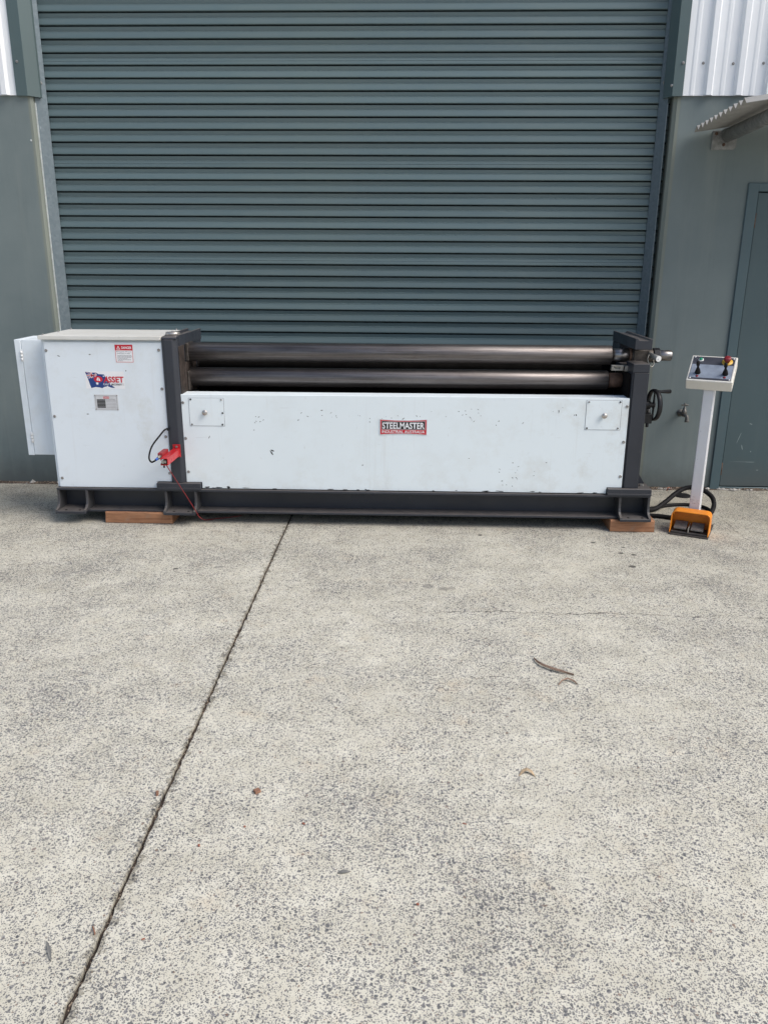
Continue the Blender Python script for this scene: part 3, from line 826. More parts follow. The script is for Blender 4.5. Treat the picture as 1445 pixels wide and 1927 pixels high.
mb = MB(); mb.lathe([(0, .040), (.004, .046), (.040, .046), (.044, .040)], (1.455, 5.05, UZ), (1, 0, 0), 8, False)
mb.build('shaft_collar', 'black', ur, 0.002)
mb = MB(); mb.lathe([(0, .033), (.110, .033), (.114, .030)], (1.456, 5.05, UZ), (1, 0, 0), 32)
mb.build('shaft_end', 'shaft', ur)
mb = MB(); mb.lathe([(0, .042), (.004, .046), (.1, .046)], (1.2, 5.05, LZ), (1, 0, 0), 32)
mb.build('roll_neck', 'rusty', lr)
mb = MB(); mb.box(1.307, 1.3385, 4.985, 5.0, .824, .916)
mb.build('wear_plate', 'plain_steel', rf, 0.001, label=None)
# latch that carries the hinged end
mb = MB(); mb.prism([(1.192, .966), (1.262, .966), (1.262, .998), (1.192, .998), (1.192, .991), (1.243, .989), (1.243, .975), (1.215, .975), (1.205, .989), (1.192, .989)], 1, 4.94, 4.965)
mb.box(1.215, 1.243, 4.955, 4.966, .974, .990)
mb.build('latch_fork', 'plain_steel', rf, 0.001)
mb = MB(); mb.box(1.272, 1.318, 4.945, 4.99, .961, .9945)
mb.build('latch_block', 'plain_steel', rf, 0.002)
mb = MB(); mb.box(1.262, 1.29, 4.952, 4.985, .968, .985)
mb.build('latch_arm', 'black', rf, 0.001)
mb = MB(); mb.cyl((1.425, 4.99, 1.055), (1.452, 4.90, 1.043), .0165, 18)
pin = mb.build('locking_pin', 'galv_dirty', rf)
mb = MB(); mb.lathe([(0, .0175), (.003, .0175), (.0031, .004), (.006, .004), (.0061, 0)], (1.452, 4.90, 1.043), (0.29, -.95, -.12), 20, False)
mb.build('pin_cap', 'white_plastic', pin)
mb = MB(); mb.tube([(1.415, 4.97, 1.06), (1.405, 4.955, 1.03), (1.425, 4.95, .99), (1.445, 4.96, 1.0), (1.44, 4.965, 1.035)], .003, 6, 5)
mb.build('pin_chain', 'plain_steel', pin)

# --- body behind the front covers
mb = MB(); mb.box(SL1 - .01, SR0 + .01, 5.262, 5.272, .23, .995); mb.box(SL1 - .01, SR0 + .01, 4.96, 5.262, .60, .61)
mb.build('rear_gap_shade', 'hole', ma)
mb = MB(); mb.box(-1.39, 1.28, 5.0, 5.10, .70, .79)
mb.build('tie_beam', 'dark', ma, 0.003)

# --- long front cover
y0, y1 = 4.830, 4.8425
CX0, CX1, CZ1 = -1.399, 1.2885, .8165
def notched(x0, x1, zt, zb, nl, nr, nz):
    p = [(x0, zt)]
    p += ([(x0, nz), (nl, nz), (nl, zb)] if nl is not None else [(x0, zb)])
    p += ([(nr, zb), (nr, nz), (x1, nz)] if nr is not None else [(x1, zb)])
    p += [(x1, zt)]
    return p
mb = MB(); mb.prism(notched(CX0, CX1, CZ1, .2285, -1.303, 1.1965, .2675), 1, y0, y1)
mb.box(CX0, CX1, y1, 4.955, CZ1 - .006, CZ1 - .0002)
fc = mb.build('front_cover', 'white_front', ma, 0.0022, 2)
def bolt(x, z, par, y=y0, r=.0092, m='screw'):
    mb = MB(); mb.lathe([(0, r), (.0015, r), (.004, r * .86), (.0045, r * .5), (.003, r * .45), (.003, 0)], (x, y - .0002, z), (0, -1, 0), 14)
    return mb.build('bolt', m, par)
for x, z in ((-1.389, .766), (-1.386, .546), (-1.383, .334), (1.276, .768), (1.275, .552), (1.274, .338)): bolt(x, z, fc)
for (ax0, ax1, az0, az1, kx, kz, holes) in ((-1.352, -1.141, .6255, .7945, -1.254, .709, ((-1.340, .787, 1), (-1.153, .786, 0), (-1.340, .634, 0), (-1.153, .634, 1), (-1.149, .705, 1))),
                                     (1.037, 1.244, .627, .803, 1.143, .714, ((1.050, .794, 0), (1.234, .795, 1), (1.048, .636, 1), (1.232, .637, 0)))):
    mb = MB(); mb.box(ax0, ax1, y0 - .0020, y0 - .0003, az0, az1)
    ap = mb.build('access_plate', 'white_front', ma, 0.0006)
    mb = MB(); mb.box(ax0 - .0022, ax1 + .0022, y0 - .0003, y0 - .0001, az0 - .0025, az1 + .0015)
    mb.build('plate_gap', 'st_grey', ap)
    mb = MB(); mb.lathe([(0, .009), (.010, .009), (.012, .0155), (.020, .0165), (.024, .013), (.0255, 0)], (kx, y0 - .002, kz), (0, -1, 0), 20)
    mb.build('knob', 'knob', ap)
    for hx, hz, dark in holes:
        bolt(hx, hz, ap, y0 - .002, .0055, 'black' if dark else 'screw')
mb = MB()                                       # knocks through the white paint, too small to pick apart
rc = random.Random(9)
for ((lx, _, lz), (rx, _, rz), (_, a_, _)) in chips:
    k_ = 7; pp = []
    for i in range(k_):
        w_ = 2 * math.pi * i / k_; q_ = rc.uniform(.55, 1.15)
        ux, uz = rx * q_ * math.cos(w_), rz * q_ * math.sin(w_)
        pp.append((lx + OX + ux * math.cos(a_) - uz * math.sin(a_), lz + OZ + ux * math.sin(a_) + uz * math.cos(a_)))
    flatpoly(mb, pp, y0 - .0003)
pc = mb.build('paint_chips', 'st_black', fc)
pc['kind'] = 'stuff'
# badge (concave top and bottom)
mb = MB()
bx0, bx1, bz0, bz1 = -.195, .091, .581, .679
N = 12
def badge(x0, x1, z0, z1, sag):
    topp = [(x0 + (x1 - x0) * i / N, z1 - sag * (1 - (2 * i / N - 1) ** 2)) for i in range(N + 1)]
    botp = [(x0 + (x1 - x0) * i / N, z0 + sag * (1 - (2 * i / N - 1) ** 2)) for i in range(N, -1, -1)]
    return topp + botp
mb.prism(badge(bx0, bx1, bz0, bz1, .007), 1, y0 - .003, y0 - .0003)
bd = mb.build('brand_badge', 'st_silver', ma)
mb = MB(); flatpoly(mb, badge(bx0 + .004, bx1 - .004, bz0 + .004, bz1 - .004, .006), y0 - .0035); mb.build('red_field', 'st_red', bd)
mb = MB(); flatpoly(mb, [(x, z + .0) for x, z in badge(bx0 + .011, bx1 - .011, bz0 + .034, bz1 - .010, .005)][:13] + [(bx1 - .011, bz0 + .033), (bx0 + .011, bz0 + .033)], y0 - .0037); mb.build('silver_rule', 'st_silver', bd)
mb = MB(); flatpoly(mb, [(x, z + .0) for x, z in badge(bx0 + .0125, bx1 - .0125, bz0 + .036, bz1 - .0118, .005)][:13] + [(bx1 - .0125, bz0 + .035), (bx0 + .0125, bz0 + .035)], y0 - .0039); mb.build('black_field', 'st_black', bd)
text_mesh('lettering', 'STEELMASTER', (bx0 + .016, bx1 - .016, bz0 + .0385, bz1 - .020), y0 - .0042, 'st_white', bd, 0.022)
text_mesh('lettering', 'INDUSTRIAL AUSTRALIA', (bx0 + .014, bx1 - .014, bz0 + .0125, bz0 + .0295), y0 - .0042, 'st_white', bd, 0.012)

# --- drive cabinet
mb = MB(); mb.box(-2.2235, -1.4935, 4.8445, 5.27, .2238, 1.134)
cb = mb.build('cabinet_body', 'white_cab', ma, 0.003)
mb = MB(); mb.prism(notched(-2.2045, -1.4915, 1.1235, .2268, None, -1.5865, .2695), 1, y0, 4.8425)
cf = mb.build('cabinet_front', 'white_cab', ma, 0.0015)
mb = MB(); mb.box(-2.2285, -1.4920, 4.815, 5.276, 1.1365, 1.1605)
lid = mb.build('cabinet_lid', 'white_lid', ma, 0.003, 2)
for x, y in ((-2.205, 4.84), (-2.205, 5.255), (-1.52, 5.255), (-2.20, 5.05)):
    mb = MB(); mb.lathe([(0, .007), (.003, .006), (.009, .005), (.0095, 0)], (x, y, 1.1605), (0, 0, 1), 10, False)
    mb.build('screw', 'screw', lid)
for x, z in ((-2.192, 1.072), (-2.187, .674), (-2.185, .283), (-1.511, 1.079), (-1.509, .848), (-1.509, .554), (-1.502, .323)): bolt(x, z, cf)
# electrical box on the cabinet's left flank: body, door edge with hinges
mb = MB(); mb.box(-2.3985, -2.2237, 4.952, 5.215, .402, 1.122)
eb = mb.build('electrical_box', 'white_cab', ma, 0.002)
mb = MB(); mb.box(-2.4385, -2.4005, 4.948, 5.219, .400, 1.1235)
edr = mb.build('box_door', 'white_cab', eb, 0.002)
for hz in (1.025, .515):
    mb = MB(); mb.box(-2.408, -2.392, 4.945, 4.9475, hz - .033, hz + .033)
    for k in range(3):
        mb.cyl((-2.3997, 4.943, hz - .03 + .0205 * k), (-2.3997, 4.943, hz - .011 + .0205 * k), .0055, 10)
    mb.build('hinge', 'white_plastic', eb)

# stickers on the cabinet
ys_ = y0 - .0006
def sticker(name, x0, x1, z0, z1, m='st_white', th=.0004):
    mb = MB(); mb.box(x0, x1, y0 - .0001 - th, y0 - .0001, z0, z1)
    return mb.build(name, m, ma)
sx0, sx1, sz0, sz1 = -1.9715, -1.7345, .8465, .9505
st = sticker('company_sticker', sx0, sx1, sz0, sz1)
def SP(px, py): return (sx0 + (px - 203) / 480 * (sx1 - sx0), sz1 - (py - 450) / 205 * (sz1 - sz0))
def spoly(name, pts, m, d):
    mb = MB(); flatpoly(mb, [SP(*p) for p in pts], ys_ - d); return mb.build(name, m, st)
mb = MB()
flagp = [(207, 456), (262, 463), (345, 466), (372, 483), (438, 486), (452, 520), (478, 560), (505, 598), (530, 622), (562, 645), (522, 644), (470, 626), (424, 636), (402, 650), (370, 641), (322, 636), (266, 649), (251, 600), (236, 540), (220, 495)]
fan = [SP(*p) for p in flagp]; cx_ = sum(p[0] for p in fan) / len(fan); cz_ = sum(p[1] for p in fan) / len(fan)
mb.add([(x, ys_ - .0002, z) for x, z in fan] + [(cx_, ys_ - .0002, cz_)], [(i, (i + 1) % len(fan), len(fan)) for i in range(len(fan))])
mb.build('flag_field', 'st_blue', st)
mb = MB()
for q in ([(213, 459), (226, 460), (345, 512), (332, 519)], [(350, 466), (343, 478), (248, 538), (240, 528)], [(268, 463), (292, 464), (304, 525), (280, 531)], [(222, 490), (352, 485), (347, 502), (230, 512)]):
    flatpoly(mb, [SP(*p) for p in q], ys_ - .0004)
mb.build('flag_cross', 'st_white', st)
mb = MB()
for q in ([(275, 463), (285, 464), (297, 526), (287, 529)], [(224, 496), (350, 491), (348, 497), (227, 505)], [(217, 460), (222, 460), (339, 515), (335, 518)], [(348, 470), (345, 474), (246, 534), (243, 530)]):
    flatpoly(mb, [SP(*p) for p in q], ys_ - .0006)
mb.build('flag_cross', 'st_red', st)
mb = MB(); flatpoly(mb, [SP(362 + 55 * math.cos(a * .3142), 543 + 37 * math.sin(a * .3142)) for a in range(20)], ys_ - .0008); mb.build('emblem_disc', 'st_red', st)
mb = MB()
flatpoly(mb, [SP(*p) for p in ((335, 562), (353, 522), (363, 522), (357, 562), (348, 562), (350, 548))], ys_ - .001)
flatpoly(mb, [SP(*p) for p in ((364, 562), (369, 522), (373, 522), (388, 562))], ys_ - .001)
mb.build('emblem_letter', 'st_white', st)
def star(mb, px, py, r, k=7):
    flatpoly(mb, [SP(px + (r if i % 2 == 0 else r * .45) * math.sin(math.pi * i / k), py - (r if i % 2 == 0 else r * .45) * math.cos(math.pi * i / k)) for i in range(2 * k)], ys_ - .0005)
for q_ in ((345, 594, 22), (430, 506, 11), (470, 625, 9), (458, 573, 6, 5)):
    mb = MB(); star(mb, *q_); mb.build('flag_star', 'st_white', st)
def tbox(px0, px1, py0, py1):
    a = SP(px0, py1); b = SP(px1, py0); return (a[0], b[0], a[1], b[1])
text_mesh('lettering', 'A', tbox(424, 490, 506, 583), ys_ - .0012, 'st_red', st, 0.03, 0.15)
text_mesh('lettering', 'SSET', tbox(487, 676, 509, 582), ys_ - .0012, 'st_red', st, 0.03)
text_mesh('lettering', 'PLANT &', tbox(420, 518, 591, 614), ys_ - .0012, 'st_white', st, 0.01)
text_mesh('lettering', 'MACHINERY', tbox(522, 652, 592, 616), ys_ - .0012, 'st_black', st, 0.01)
text_mesh('lettering', 'PTY', tbox(657, 677, 593, 603), ys_ - .0012, 'st_grey', st)
text_mesh('lettering', 'LTD', tbox(657, 677, 606, 616), ys_ - .0012, 'st_grey', st)

px0, px1, pz0, pz1 = -1.9295, -1.7845, .7145, .8105
rp = sticker('rating_plate', px0, px1, pz0, pz1, 'st_silver', .0008)
yp = y0 - .0011
mb = MB()
fr = .0016; i_ = .007
for (a, b, c, d) in ((px0 + i_, px1 - i_, pz1 - i_ - fr, pz1 - i_), (px0 + i_, px1 - i_, pz0 + i_, pz0 + i_ + fr), (px0 + i_, px0 + i_ + fr, pz0 + i_, pz1 - i_), (px1 - i_ - fr, px1 - i_, pz0 + i_, pz1 - i_)):
    flatpoly(mb, [(a, c), (b, c), (b, d), (a, d)], yp)
for k in range(6):
    z = pz0 + .017 + k * .0088
    flatpoly(mb, [(px0 + .071, z), (px1 - .013, z), (px1 - .013, z + .0013), (px0 + .071, z + .0013)], yp)
mb.build('printed_frame', 'st_grey', rp)
mb = MB()
for k in range(6):
    z = pz0 + .0155 + k * .0088
    flatpoly(mb, [(px0 + .015, z), (px0 + .067, z), (px0 + .067, z + .0074), (px0 + .015, z + .0074)], yp)
mb.build('black_cells', 'st_black', rp)
mb = MB(); flatpoly(mb, [(px0 + .055, pz1 - .024), (px0 + .092, pz1 - .024), (px0 + .092, pz1 - .012), (px0 + .055, pz1 - .012)], yp)
mb.build('logo_field', 'st_red', rp)
text_mesh('lettering', 'STEELMASTER', (px0 + .056, px0 + .091, pz1 - .0205, pz1 - .0145), yp - .0002, 'st_white', rp, 0.01)
text_mesh('lettering', 'HYDRAULIC PLATE ROLLING MACHINE', (px0 + .030, px1 - .018, pz1 - .0315, pz1 - .0275), yp - .0002, 'st_grey', rp)
for qx, qz in ((px0 + .005, pz0 + .005), (px1 - .005, pz0 + .005), (px0 + .005, pz1 - .005), (px1 - .005, pz1 - .005)):
    mb = MB(); mb.lathe([(0, .0035), (.002, .003), (.0022, 0)], (qx, yp, qz), (0, -1, 0), 8); mb.build('rivet', 'screw', rp)

dx0, dx1, dz0, dz1 = -1.7765, -1.6655, 1.0025, 1.1115
ds = sticker('danger_label', dx0, dx1, dz0, dz1)
mb = MB(); yd = ys_ - .0003
bw = .0026
for (a, b, c, d) in ((dx0 + .002, dx1 - .002, dz1 - .036, dz1 - .002), (dx0 + .003, dx1 - .003, dz0 + .003, dz0 + .003 + bw), (dx0 + .003, dx0 + .003 + bw, dz0 + .003, dz1 - .036), (dx1 - .003 - bw, dx1 - .003, dz0 + .003, dz1 - .036)):
    flatpoly(mb, [(a, c), (b, c), (b, d), (a, d)], yd)
mb.build('red_field', 'st_red', ds)
mb = MB(); tx = dx0 + .023; tz = dz1 - .030
flatpoly(mb, [(tx - .012, tz), (tx + .012, tz), (tx, tz + .022)], yd - .0003)
mb.build('warning_triangle', 'st_white', ds)
mb = MB(); flatpoly(mb, [(tx - .0075, tz + .0032), (tx + .0075, tz + .0032), (tx, tz + .0165)], yd - .0005)
mb.build('warning_triangle', 'st_red', ds)
text_mesh('lettering', '!', (tx - .0012, tx + .0012, tz + .005, tz + .014), yd - .0007, 'st_white', ds, .01)
text_mesh('lettering', 'DANGER', (dx0 + .042, dx1 - .008, dz1 - .0275, dz1 - .0125), yd - .0004, 'st_white', ds, .025)
text_mesh('lettering', 'Moving parts. Will cause', (dx0 + .010, dx1 - .012, dz1 - .0475, dz1 - .0405), yd, 'st_grey', ds, .012)
text_mesh('lettering', 'severe injury or death.', (dx0 + .012, dx1 - .018, dz1 - .0580, dz1 - .0510), yd, 'st_grey', ds, .012)
mb = MB()
rl = random.Random(2)
for k, wid in enumerate((.93, .97, .98, .62, .95, .30)):
    z = dz1 - .067 - k * .0062
    x = dx0 + .014
    while x < dx0 + .014 + (dx1 - dx0 - .026) * wid:
        l = rl.uniform(.004, .010)
        flatpoly(mb, [(x, z), (x + l, z), (x + l, z + .0024), (x, z + .0024)], yd)
        x += l + .0022
mb.build('small_print', 'st_grey', ds)

# --- emergency rope switch on a red bracket
mb = MB(); mb.box(-1.4635, -1.4175, 4.806, 4.8118, .4315, .5115)
rb = mb.build('switch_bracket', 'red', ma, 0.001)
arm = MB()
ax = -1.4415
for (x0, x1, z0, z1) in ((-.0215, .0215, .0175, .0215), (-.0215, .0215, -.0215, -.0175), (.0175, .0215, -.0175, .0175), (-.0215, -.0175, .008, .0175), (-.0215, -.0175, -.0175, -.008)):
    arm.box(ax + x0, ax + x1, 4.545, 4.806, .4655 + z0, .4655 + z1)
arm.build('arm', 'red', rb, 0.0012)
for bz, bx in ((.497, -1.4405), (.4465, -1.428)):
    mb = MB(); mb.lathe([(0, .0085), (.002, .0085), (.002, .006), (.008, .006), (.0082, 0)], (bx, 4.806, bz), (0, -1, 0), 6, False); mb.build('bolt', 'screw', rb)
mb = MB(); mb.box(-1.495, -1.4645, 4.60, 4.72, .468, .505)
swb = mb.build('rope_switch', 'red_dull', rb, 0.004, 2)
mb = MB(); mb.cyl((-1.48, 4.60, .487), (-1.488, 4.575, .477), .009, 12); mb.build('cable_gland', 'plain_steel', rb)
mb = MB(); mb.cyl((-1.488, 4.577, .478), (-1.496, 4.562, .472), .0075, 10); mb.build('cable_gland', 'blue', rb)
mb = MB(); mb.cyl((ax - .006, 4.538, .4655), (ax - .006, 4.60, .4655), .0095, 8, False); mb.box(ax - .016, ax + .012, 4.5455, 4.5485, .458, .473)
mb.build('eye_bolt', 'plain_steel', rb)
mb = MB(); mb.cyl((ax - .005, 4.555, .443), (ax - .005, 4.555, .428), .005, 8); mb.build('bolt', 'black', rb)
mb = MB(); mb.tube([(-1.487, 4.826, .607), (-1.497, 4.78, .607), (-1.51, 4.72, .585), (-1.545, 4.66, .53), (-1.55, 4.61, .477), (-1.525, 4.57, .458), (-1.496, 4.562, .470)], .0052, 8, 6)
mb.build('switch_cable', 'rubber', rb)
mb = MB(); mb.box(-1.4895, -1.4795, 4.80, 4.8115, .598, .612); mb.build('cable_clip', 'black', lf)

# --- handwheel on the right
hx = 1.497; hy, hz_ = 5.05, .7425
wh = []
mb = MB()
Rw = .091
rg = []
for k in range(40):
    a = 2 * math.pi * k / 40
    c_ = Vector((hx - .13 * Rw * math.cos(a), hy + Rw * math.cos(a), hz_ + Rw * math.sin(a))); e = Vector((0, math.cos(a), math.sin(a)))
    rg.append([tuple(c_ + Vector((1, 0, 0)) * .0155 * math.cos(b) + e * .0085 * math.sin(b)) for b in [2 * math.pi * j / 10 for j in range(10)]])
mb.rings(rg, True, False, True)
hw = mb.build('handwheel', 'black', ma)
mb = MB(); mb.prism([(hy + .016, hz_), (hy + .010, hz_ + .03), (hy + .006, hz_ + .086), (hy - .006, hz_ + .086), (hy - .010, hz_ + .03), (hy - .016, hz_), (hy - .010, hz_ - .03), (hy - .006, hz_ - .086), (hy + .006, hz_ - .086), (hy + .010, hz_ - .03)], 0, hx - .005, hx + .002)
mb.build('spoke', 'black', hw)
mb = MB(); mb.cyl((1.386, hy, hz_), (hx + .006, hy, hz_), .016, 14); mb.cyl((1.43, hy, hz_), (1.475, hy, hz_), .026, 16, ch=.003); mb.build('hub_shaft', 'black', hw)
mb = MB(); mb.lathe([(0, .0085), (.01, .0095), (.02, .009), (.060, .0125), (.078, .0125), (.082, .009)], (hx + .012, hy - .01, hz_ + .084), (1, 0, .02), 14); mb.build('crank_grip', 'black', hw)
mb = MB(); mb.box(1.386, 1.487, 5.02, 5.08, .630, .690); mb.box(1.44, 1.455, 5.03, 5.07, .69, .725); mb.cyl((1.462, 5.03, .607), (1.462, 5.03, .632), .010, 10); mb.build('wheel_bracket', 'black', ma, 0.003)

# ------------------------------------------------------------------ timber under the machine
def timber(x0, x1, y, dy, h, label, seed):
    rr__ = random.Random(seed)
    mb = MB(); n = 9
    rings = []
    for i in range(n + 1):
        x = (x1 - x0) * i / n
        j = lambda: rr__.uniform(-.0016, .0016)
        b = .004
        pts = [(b, 0), (dy - b, 0), (dy, b), (dy, h - b), (dy - b, h), (b, h), (0, h - b), (0, b)]
        rings.append([(x + (rr__.uniform(-.004, .002) if i in (0, n) else 0), py + j() if 0 < pz < h else py, min(h, max(0, pz + (j() * .5 if 0 < pz < h else 0)))) for py, pz in pts])
    mb.rings(rings, False)
    me = mb.mesh('timber_block')
    o = link('timber_block', me, 'timber')
    o.location = (x0, y, 0.0005)
    tag(o, label, 'timber block', 'timber blocks under the machine')
    return o
timber(-1.918, -1.497, 4.79, .15, .0708, 'longer reddish timber block under the cabinet end of the machine', 1)
timber(1.231, 1.502, 4.787, .42, .0738, 'shorter reddish timber block under the right foot, beside the orange pedal', 2)

# ------------------------------------------------------------------ control pedestal with foot switch
th = math.atan2(-.424, .905)
cp = thing('control_pedestal', 'white control pedestal with joysticks and an orange foot switch', 'control pedestal', (1.578, 4.762, 0), (0, 0, th), local=True)
mb = MB(); mb.box(0, .231, 0, .305, .001, .0085)
bp = mb.build('base_plate', 'plate', cp, 0.001)
mb = MB(); mb.box(.086, .1475, .165, .262, .0086, .94)
colm = mb.build('column', 'white_ped', cp, 0.005, 3)
mb = MB(); rq = random.Random(4)
for i in range(26):
    u, z, l, h_ = rq.uniform(.09, .143), rq.choice((.17, .18, .19, .21, rq.uniform(.1, .9))), rq.uniform(.001, .007), rq.uniform(.0006, .0016)
    mb.add([(u - l, .1646, z), (u + l * .3, .1646, z - h_), (u + l, .1646, z), (u - l * .2, .1646, z + h_)], [(0, 1, 2, 3)])
pcol = mb.build('paint_chips', 'st_grey', colm); pcol['kind'] = 'stuff'
mb = MB(); mb.box(.070, .165, .150, .277, .0086, .0130); mb.build('column_foot', 'plate', cp, 0.001)
# orange guard: arch shell, open to the front
mb = MB()
ring = []
r_ = .030
def arch(x0, x1, zt, r_):
    p = [(x0, .0095)]
    for k in range(7): a = math.pi - k / 6 * math.pi / 2; p.append((x0 + r_ + r_ * math.cos(a), zt - r_ + r_ * math.sin(a)))
    for k in range(7): a = math.pi / 2 - k / 6 * math.pi / 2; p.append((x1 - r_ + r_ * math.cos(a), zt - r_ + r_ * math.sin(a)))
    p.append((x1, .0095)); return p
oa = arch(.002, .2285, .140, .030); ia = arch(.0075, .223, .1345, .0255)
n = len(oa)
yf = lambda z: .014 + .040 * (z / .14)
front_o = [(x, yf(z), z) for x, z in oa]; front_i = [(x, yf(z), z) for x, z in ia]
back_o = [(x, .142, z) for x, z in oa]; back_i = [(x, .136, z) for x, z in ia]
vs = front_o + front_i + back_o + back_i
fs = []
for i in range(n - 1):
    fs += [(i, i + 1, n + i + 1, n + i), (i, 2 * n + i, 2 * n + i + 1, i + 1), (n + i, n + i + 1, 3 * n + i + 1, 3 * n + i)]
fs += [tuple(range(2 * n, 3 * n))[::-1], tuple(range(3 * n, 4 * n))]
fs += [(0, n, 3 * n, 2 * n), (n - 1, 3 * n - 1, 4 * n - 1, 2 * n - 1)]
mb.add(vs, fs)
mb.build('foot_guard', 'orange', cp, 0.0012)
mb = MB(); mb.box(.012, .219, .018, .134, .0087, .020); mb.build('switch_tray', 'plate', cp, 0.002)
mb = MB(); mb.box(.1085, .1145, .020, .125, .0201, .052); mb.build('divider', 'plain_steel', cp, 0.001)
for x0 in (.024, .122):
    mb = MB(); mb.prism([(.036, .030), (.036, .040), (.050, .047), (.110, .062), (.125, .062), (.125, .053), (.050, .038)], 0, x0, x0 + .074)
    pe = mb.build('foot_pedal', 'tread', cp, 0.0015)
    mb = MB()
    for k in range(9):
        yy = .050 + k * .0068; zz = .047 + (yy - .050) * .25
        mb.box(x0 + .003, x0 + .071, yy, yy + .003, zz - .001, zz + .0022)
    mb.build('tread_ribs', 'tread', pe)
    mb = MB(); mb.cyl((x0 + .037, .06, .0201), (x0 + .037, .06, .038), .012, 12); mb.build('return_spring', 'black', pe)
# head: tilted box
hd = MB()
W0, W1 = -.014, .2425
tl = R(33)
hy0, hz0 = .112, .930                    # front top edge of the head
def H(u, v, w):                          # u across, v up the slope, w out of the face
    return (u, hy0 + v * math.cos(tl) - w * math.sin(tl), hz0 + v * math.sin(tl) + w * math.cos(tl))
D = .232; TH = .070
vs = [H(u, v, w) for u in (W0, W1) for v in (0, D) for w in (-TH, 0)]
hd.add(vs, [(0, 1, 3, 2), (4, 6, 7, 5), (0, 4, 5, 1), (2, 3, 7, 6), (0, 2, 6, 4), (1, 5, 7, 3)])
hb = hd.build('control_box', 'white_box', cp, 0.005, 2)
def hplate(name, u0, u1, v0, v1, w0, w1, m, par, bev=0.0):
    mb = MB(); vs = [H(u, v, w) for u in (u0, u1) for v in (v0, v1) for w in (w0, w1)]
    mb.add(vs, [(0, 1, 3, 2), (4, 6, 7, 5), (0, 4, 5, 1), (2, 3, 7, 6), (0, 2, 6, 4), (1, 5, 7, 3)])
    return mb.build(name, m, par, bev)
hplate('face_plate', W0 + .011, W1 - .011, .012, D - .012, .0003, .0016, 'face_dark', hb)
hplate('face_panel', W0 + .013, W1 - .013, .026, D - .085, .0017, .0024, 'face_grey', hb)
nrm = Vector(H(0, 0, 1)) - Vector(H(0, 0, 0))
for u, v in ((W0 + .02, .020), (W1 - .02, .020), (W0 + .02, D - .020), (W1 - .02, D - .020)):
    mb = MB(); mb.lathe([(0, .0055), (.002, .0045), (.0024, 0)], H(u, v, .0016), nrm, 10); mb.build('screw', 'white_plastic', hb)
for u in (.042, .194):
    v = .068
    mb = MB(); mb.lathe([(0, .0165), (.004, .0165), (.008, .0155), (.016, .0145), (.028, .011), (.036, .0075), (.044, .006), (.050, .0065), (.056, .0098), (.078, .0098), (.082, .006), (.0825, 0)], H(u, v, .0025), nrm + Vector((0, -.12, .25)), 14)
    j = mb.build('joystick', 'rubber', hb)
    mb = MB(); mb.lathe([(0, .0085), (.0008, .0085), (.0009, 0)], H(u, v - .030, .0026), nrm, 14); mb.build('direction_mark', 'estop', hb)
mb = MB(); mb.lathe([(0, .0150), (.006, .0155), (.008, .0145), (.009, .0105)], H(.042, D - .048, .0018), nrm, 18); gb = mb.build('start_button', 'white_plastic', hb)
mb = MB(); mb.lathe([(0, .0108), (.004, .0105), (.005, 0)], H(.042, D - .048, .0105), nrm, 16); mb.build('button_cap', 'green', gb)
mb = MB(); mb.lathe([(0, .031), (.0012, .031), (.0013, 0)], H(.190, D - .052, .0018), nrm, 26); es = mb.build('emergency_stop', 'yellow', hb)
mb = MB(); mb.lathe([(0, .013), (.014, .013), (.0145, .019), (.022, .0205), (.031, .0195), (.034, .015), (.0345, 0)], H(.190, D - .052, .0031), nrm, 22); mb.build('mushroom_head', 'estop', es)

# ------------------------------------------------------------------ cables between machine and pedestal
def cable(name, pts, r, label, cat, m='rubber', group=None):
    mb = MB(); mb.tube(pts, r, 10, 7)
    return single(name, mb, m, label, cat, tuple(pts[0]), group)
cable('power_cable', [(1.30, 5.12, .12), (1.45, 5.16, .05), (1.60, 5.20, .022), (1.70, 5.27, .052), (1.80, 5.34, .105), (1.88, 5.36, .135), (1.95, 5.32, .135), (2.005, 5.27, .10), (2.01, 5.22, .055), (1.965, 5.14, .022), (1.90, 5.05, .018), (1.83, 4.97, .03)], .0155,
      'thick black cable arching up behind the white column', 'cable', group='black cables beside the machine')
cable('power_cable', [(1.25, 5.17, .10), (1.42, 5.20, .04), (1.58, 5.235, .017), (1.74, 5.32, .017), (1.88, 5.345, .017), (1.965, 5.30, .017), (1.985, 5.22, .016), (1.955, 5.12, .016), (1.885, 5.02, .02), (1.80, 4.955, .03)], .0125,
      'flatter black cable looping on the ground behind the pedestal', 'cable', group='black cables beside the machine')
cable('power_cable', [(1.28, 5.10, .06), (1.42, 5.08, .02), (1.54, 5.09, .0155), (1.63, 5.075, .0155), (1.72, 5.03, .0155), (1.80, 4.97, .02), (1.815, 4.94, .035)], .0145,
      'black cable on the ground running straight to the orange guard', 'cable', group='black cables beside the machine')
cable('pull_cord', [(-1.434, 4.552, .444), (-1.402, 4.615, .336), (-1.366, 4.69, .212), (-1.335, 4.742, .112), (-1.318, 4.78, .05), (-1.300, 4.86, .008), (-1.24, 4.905, .0045), (-1.18, 4.925, .0045), (-1.10, 4.975, .0045)], .0028,
      'thin red cord hanging from the red switch bracket to the ground', 'cord', 'cord')

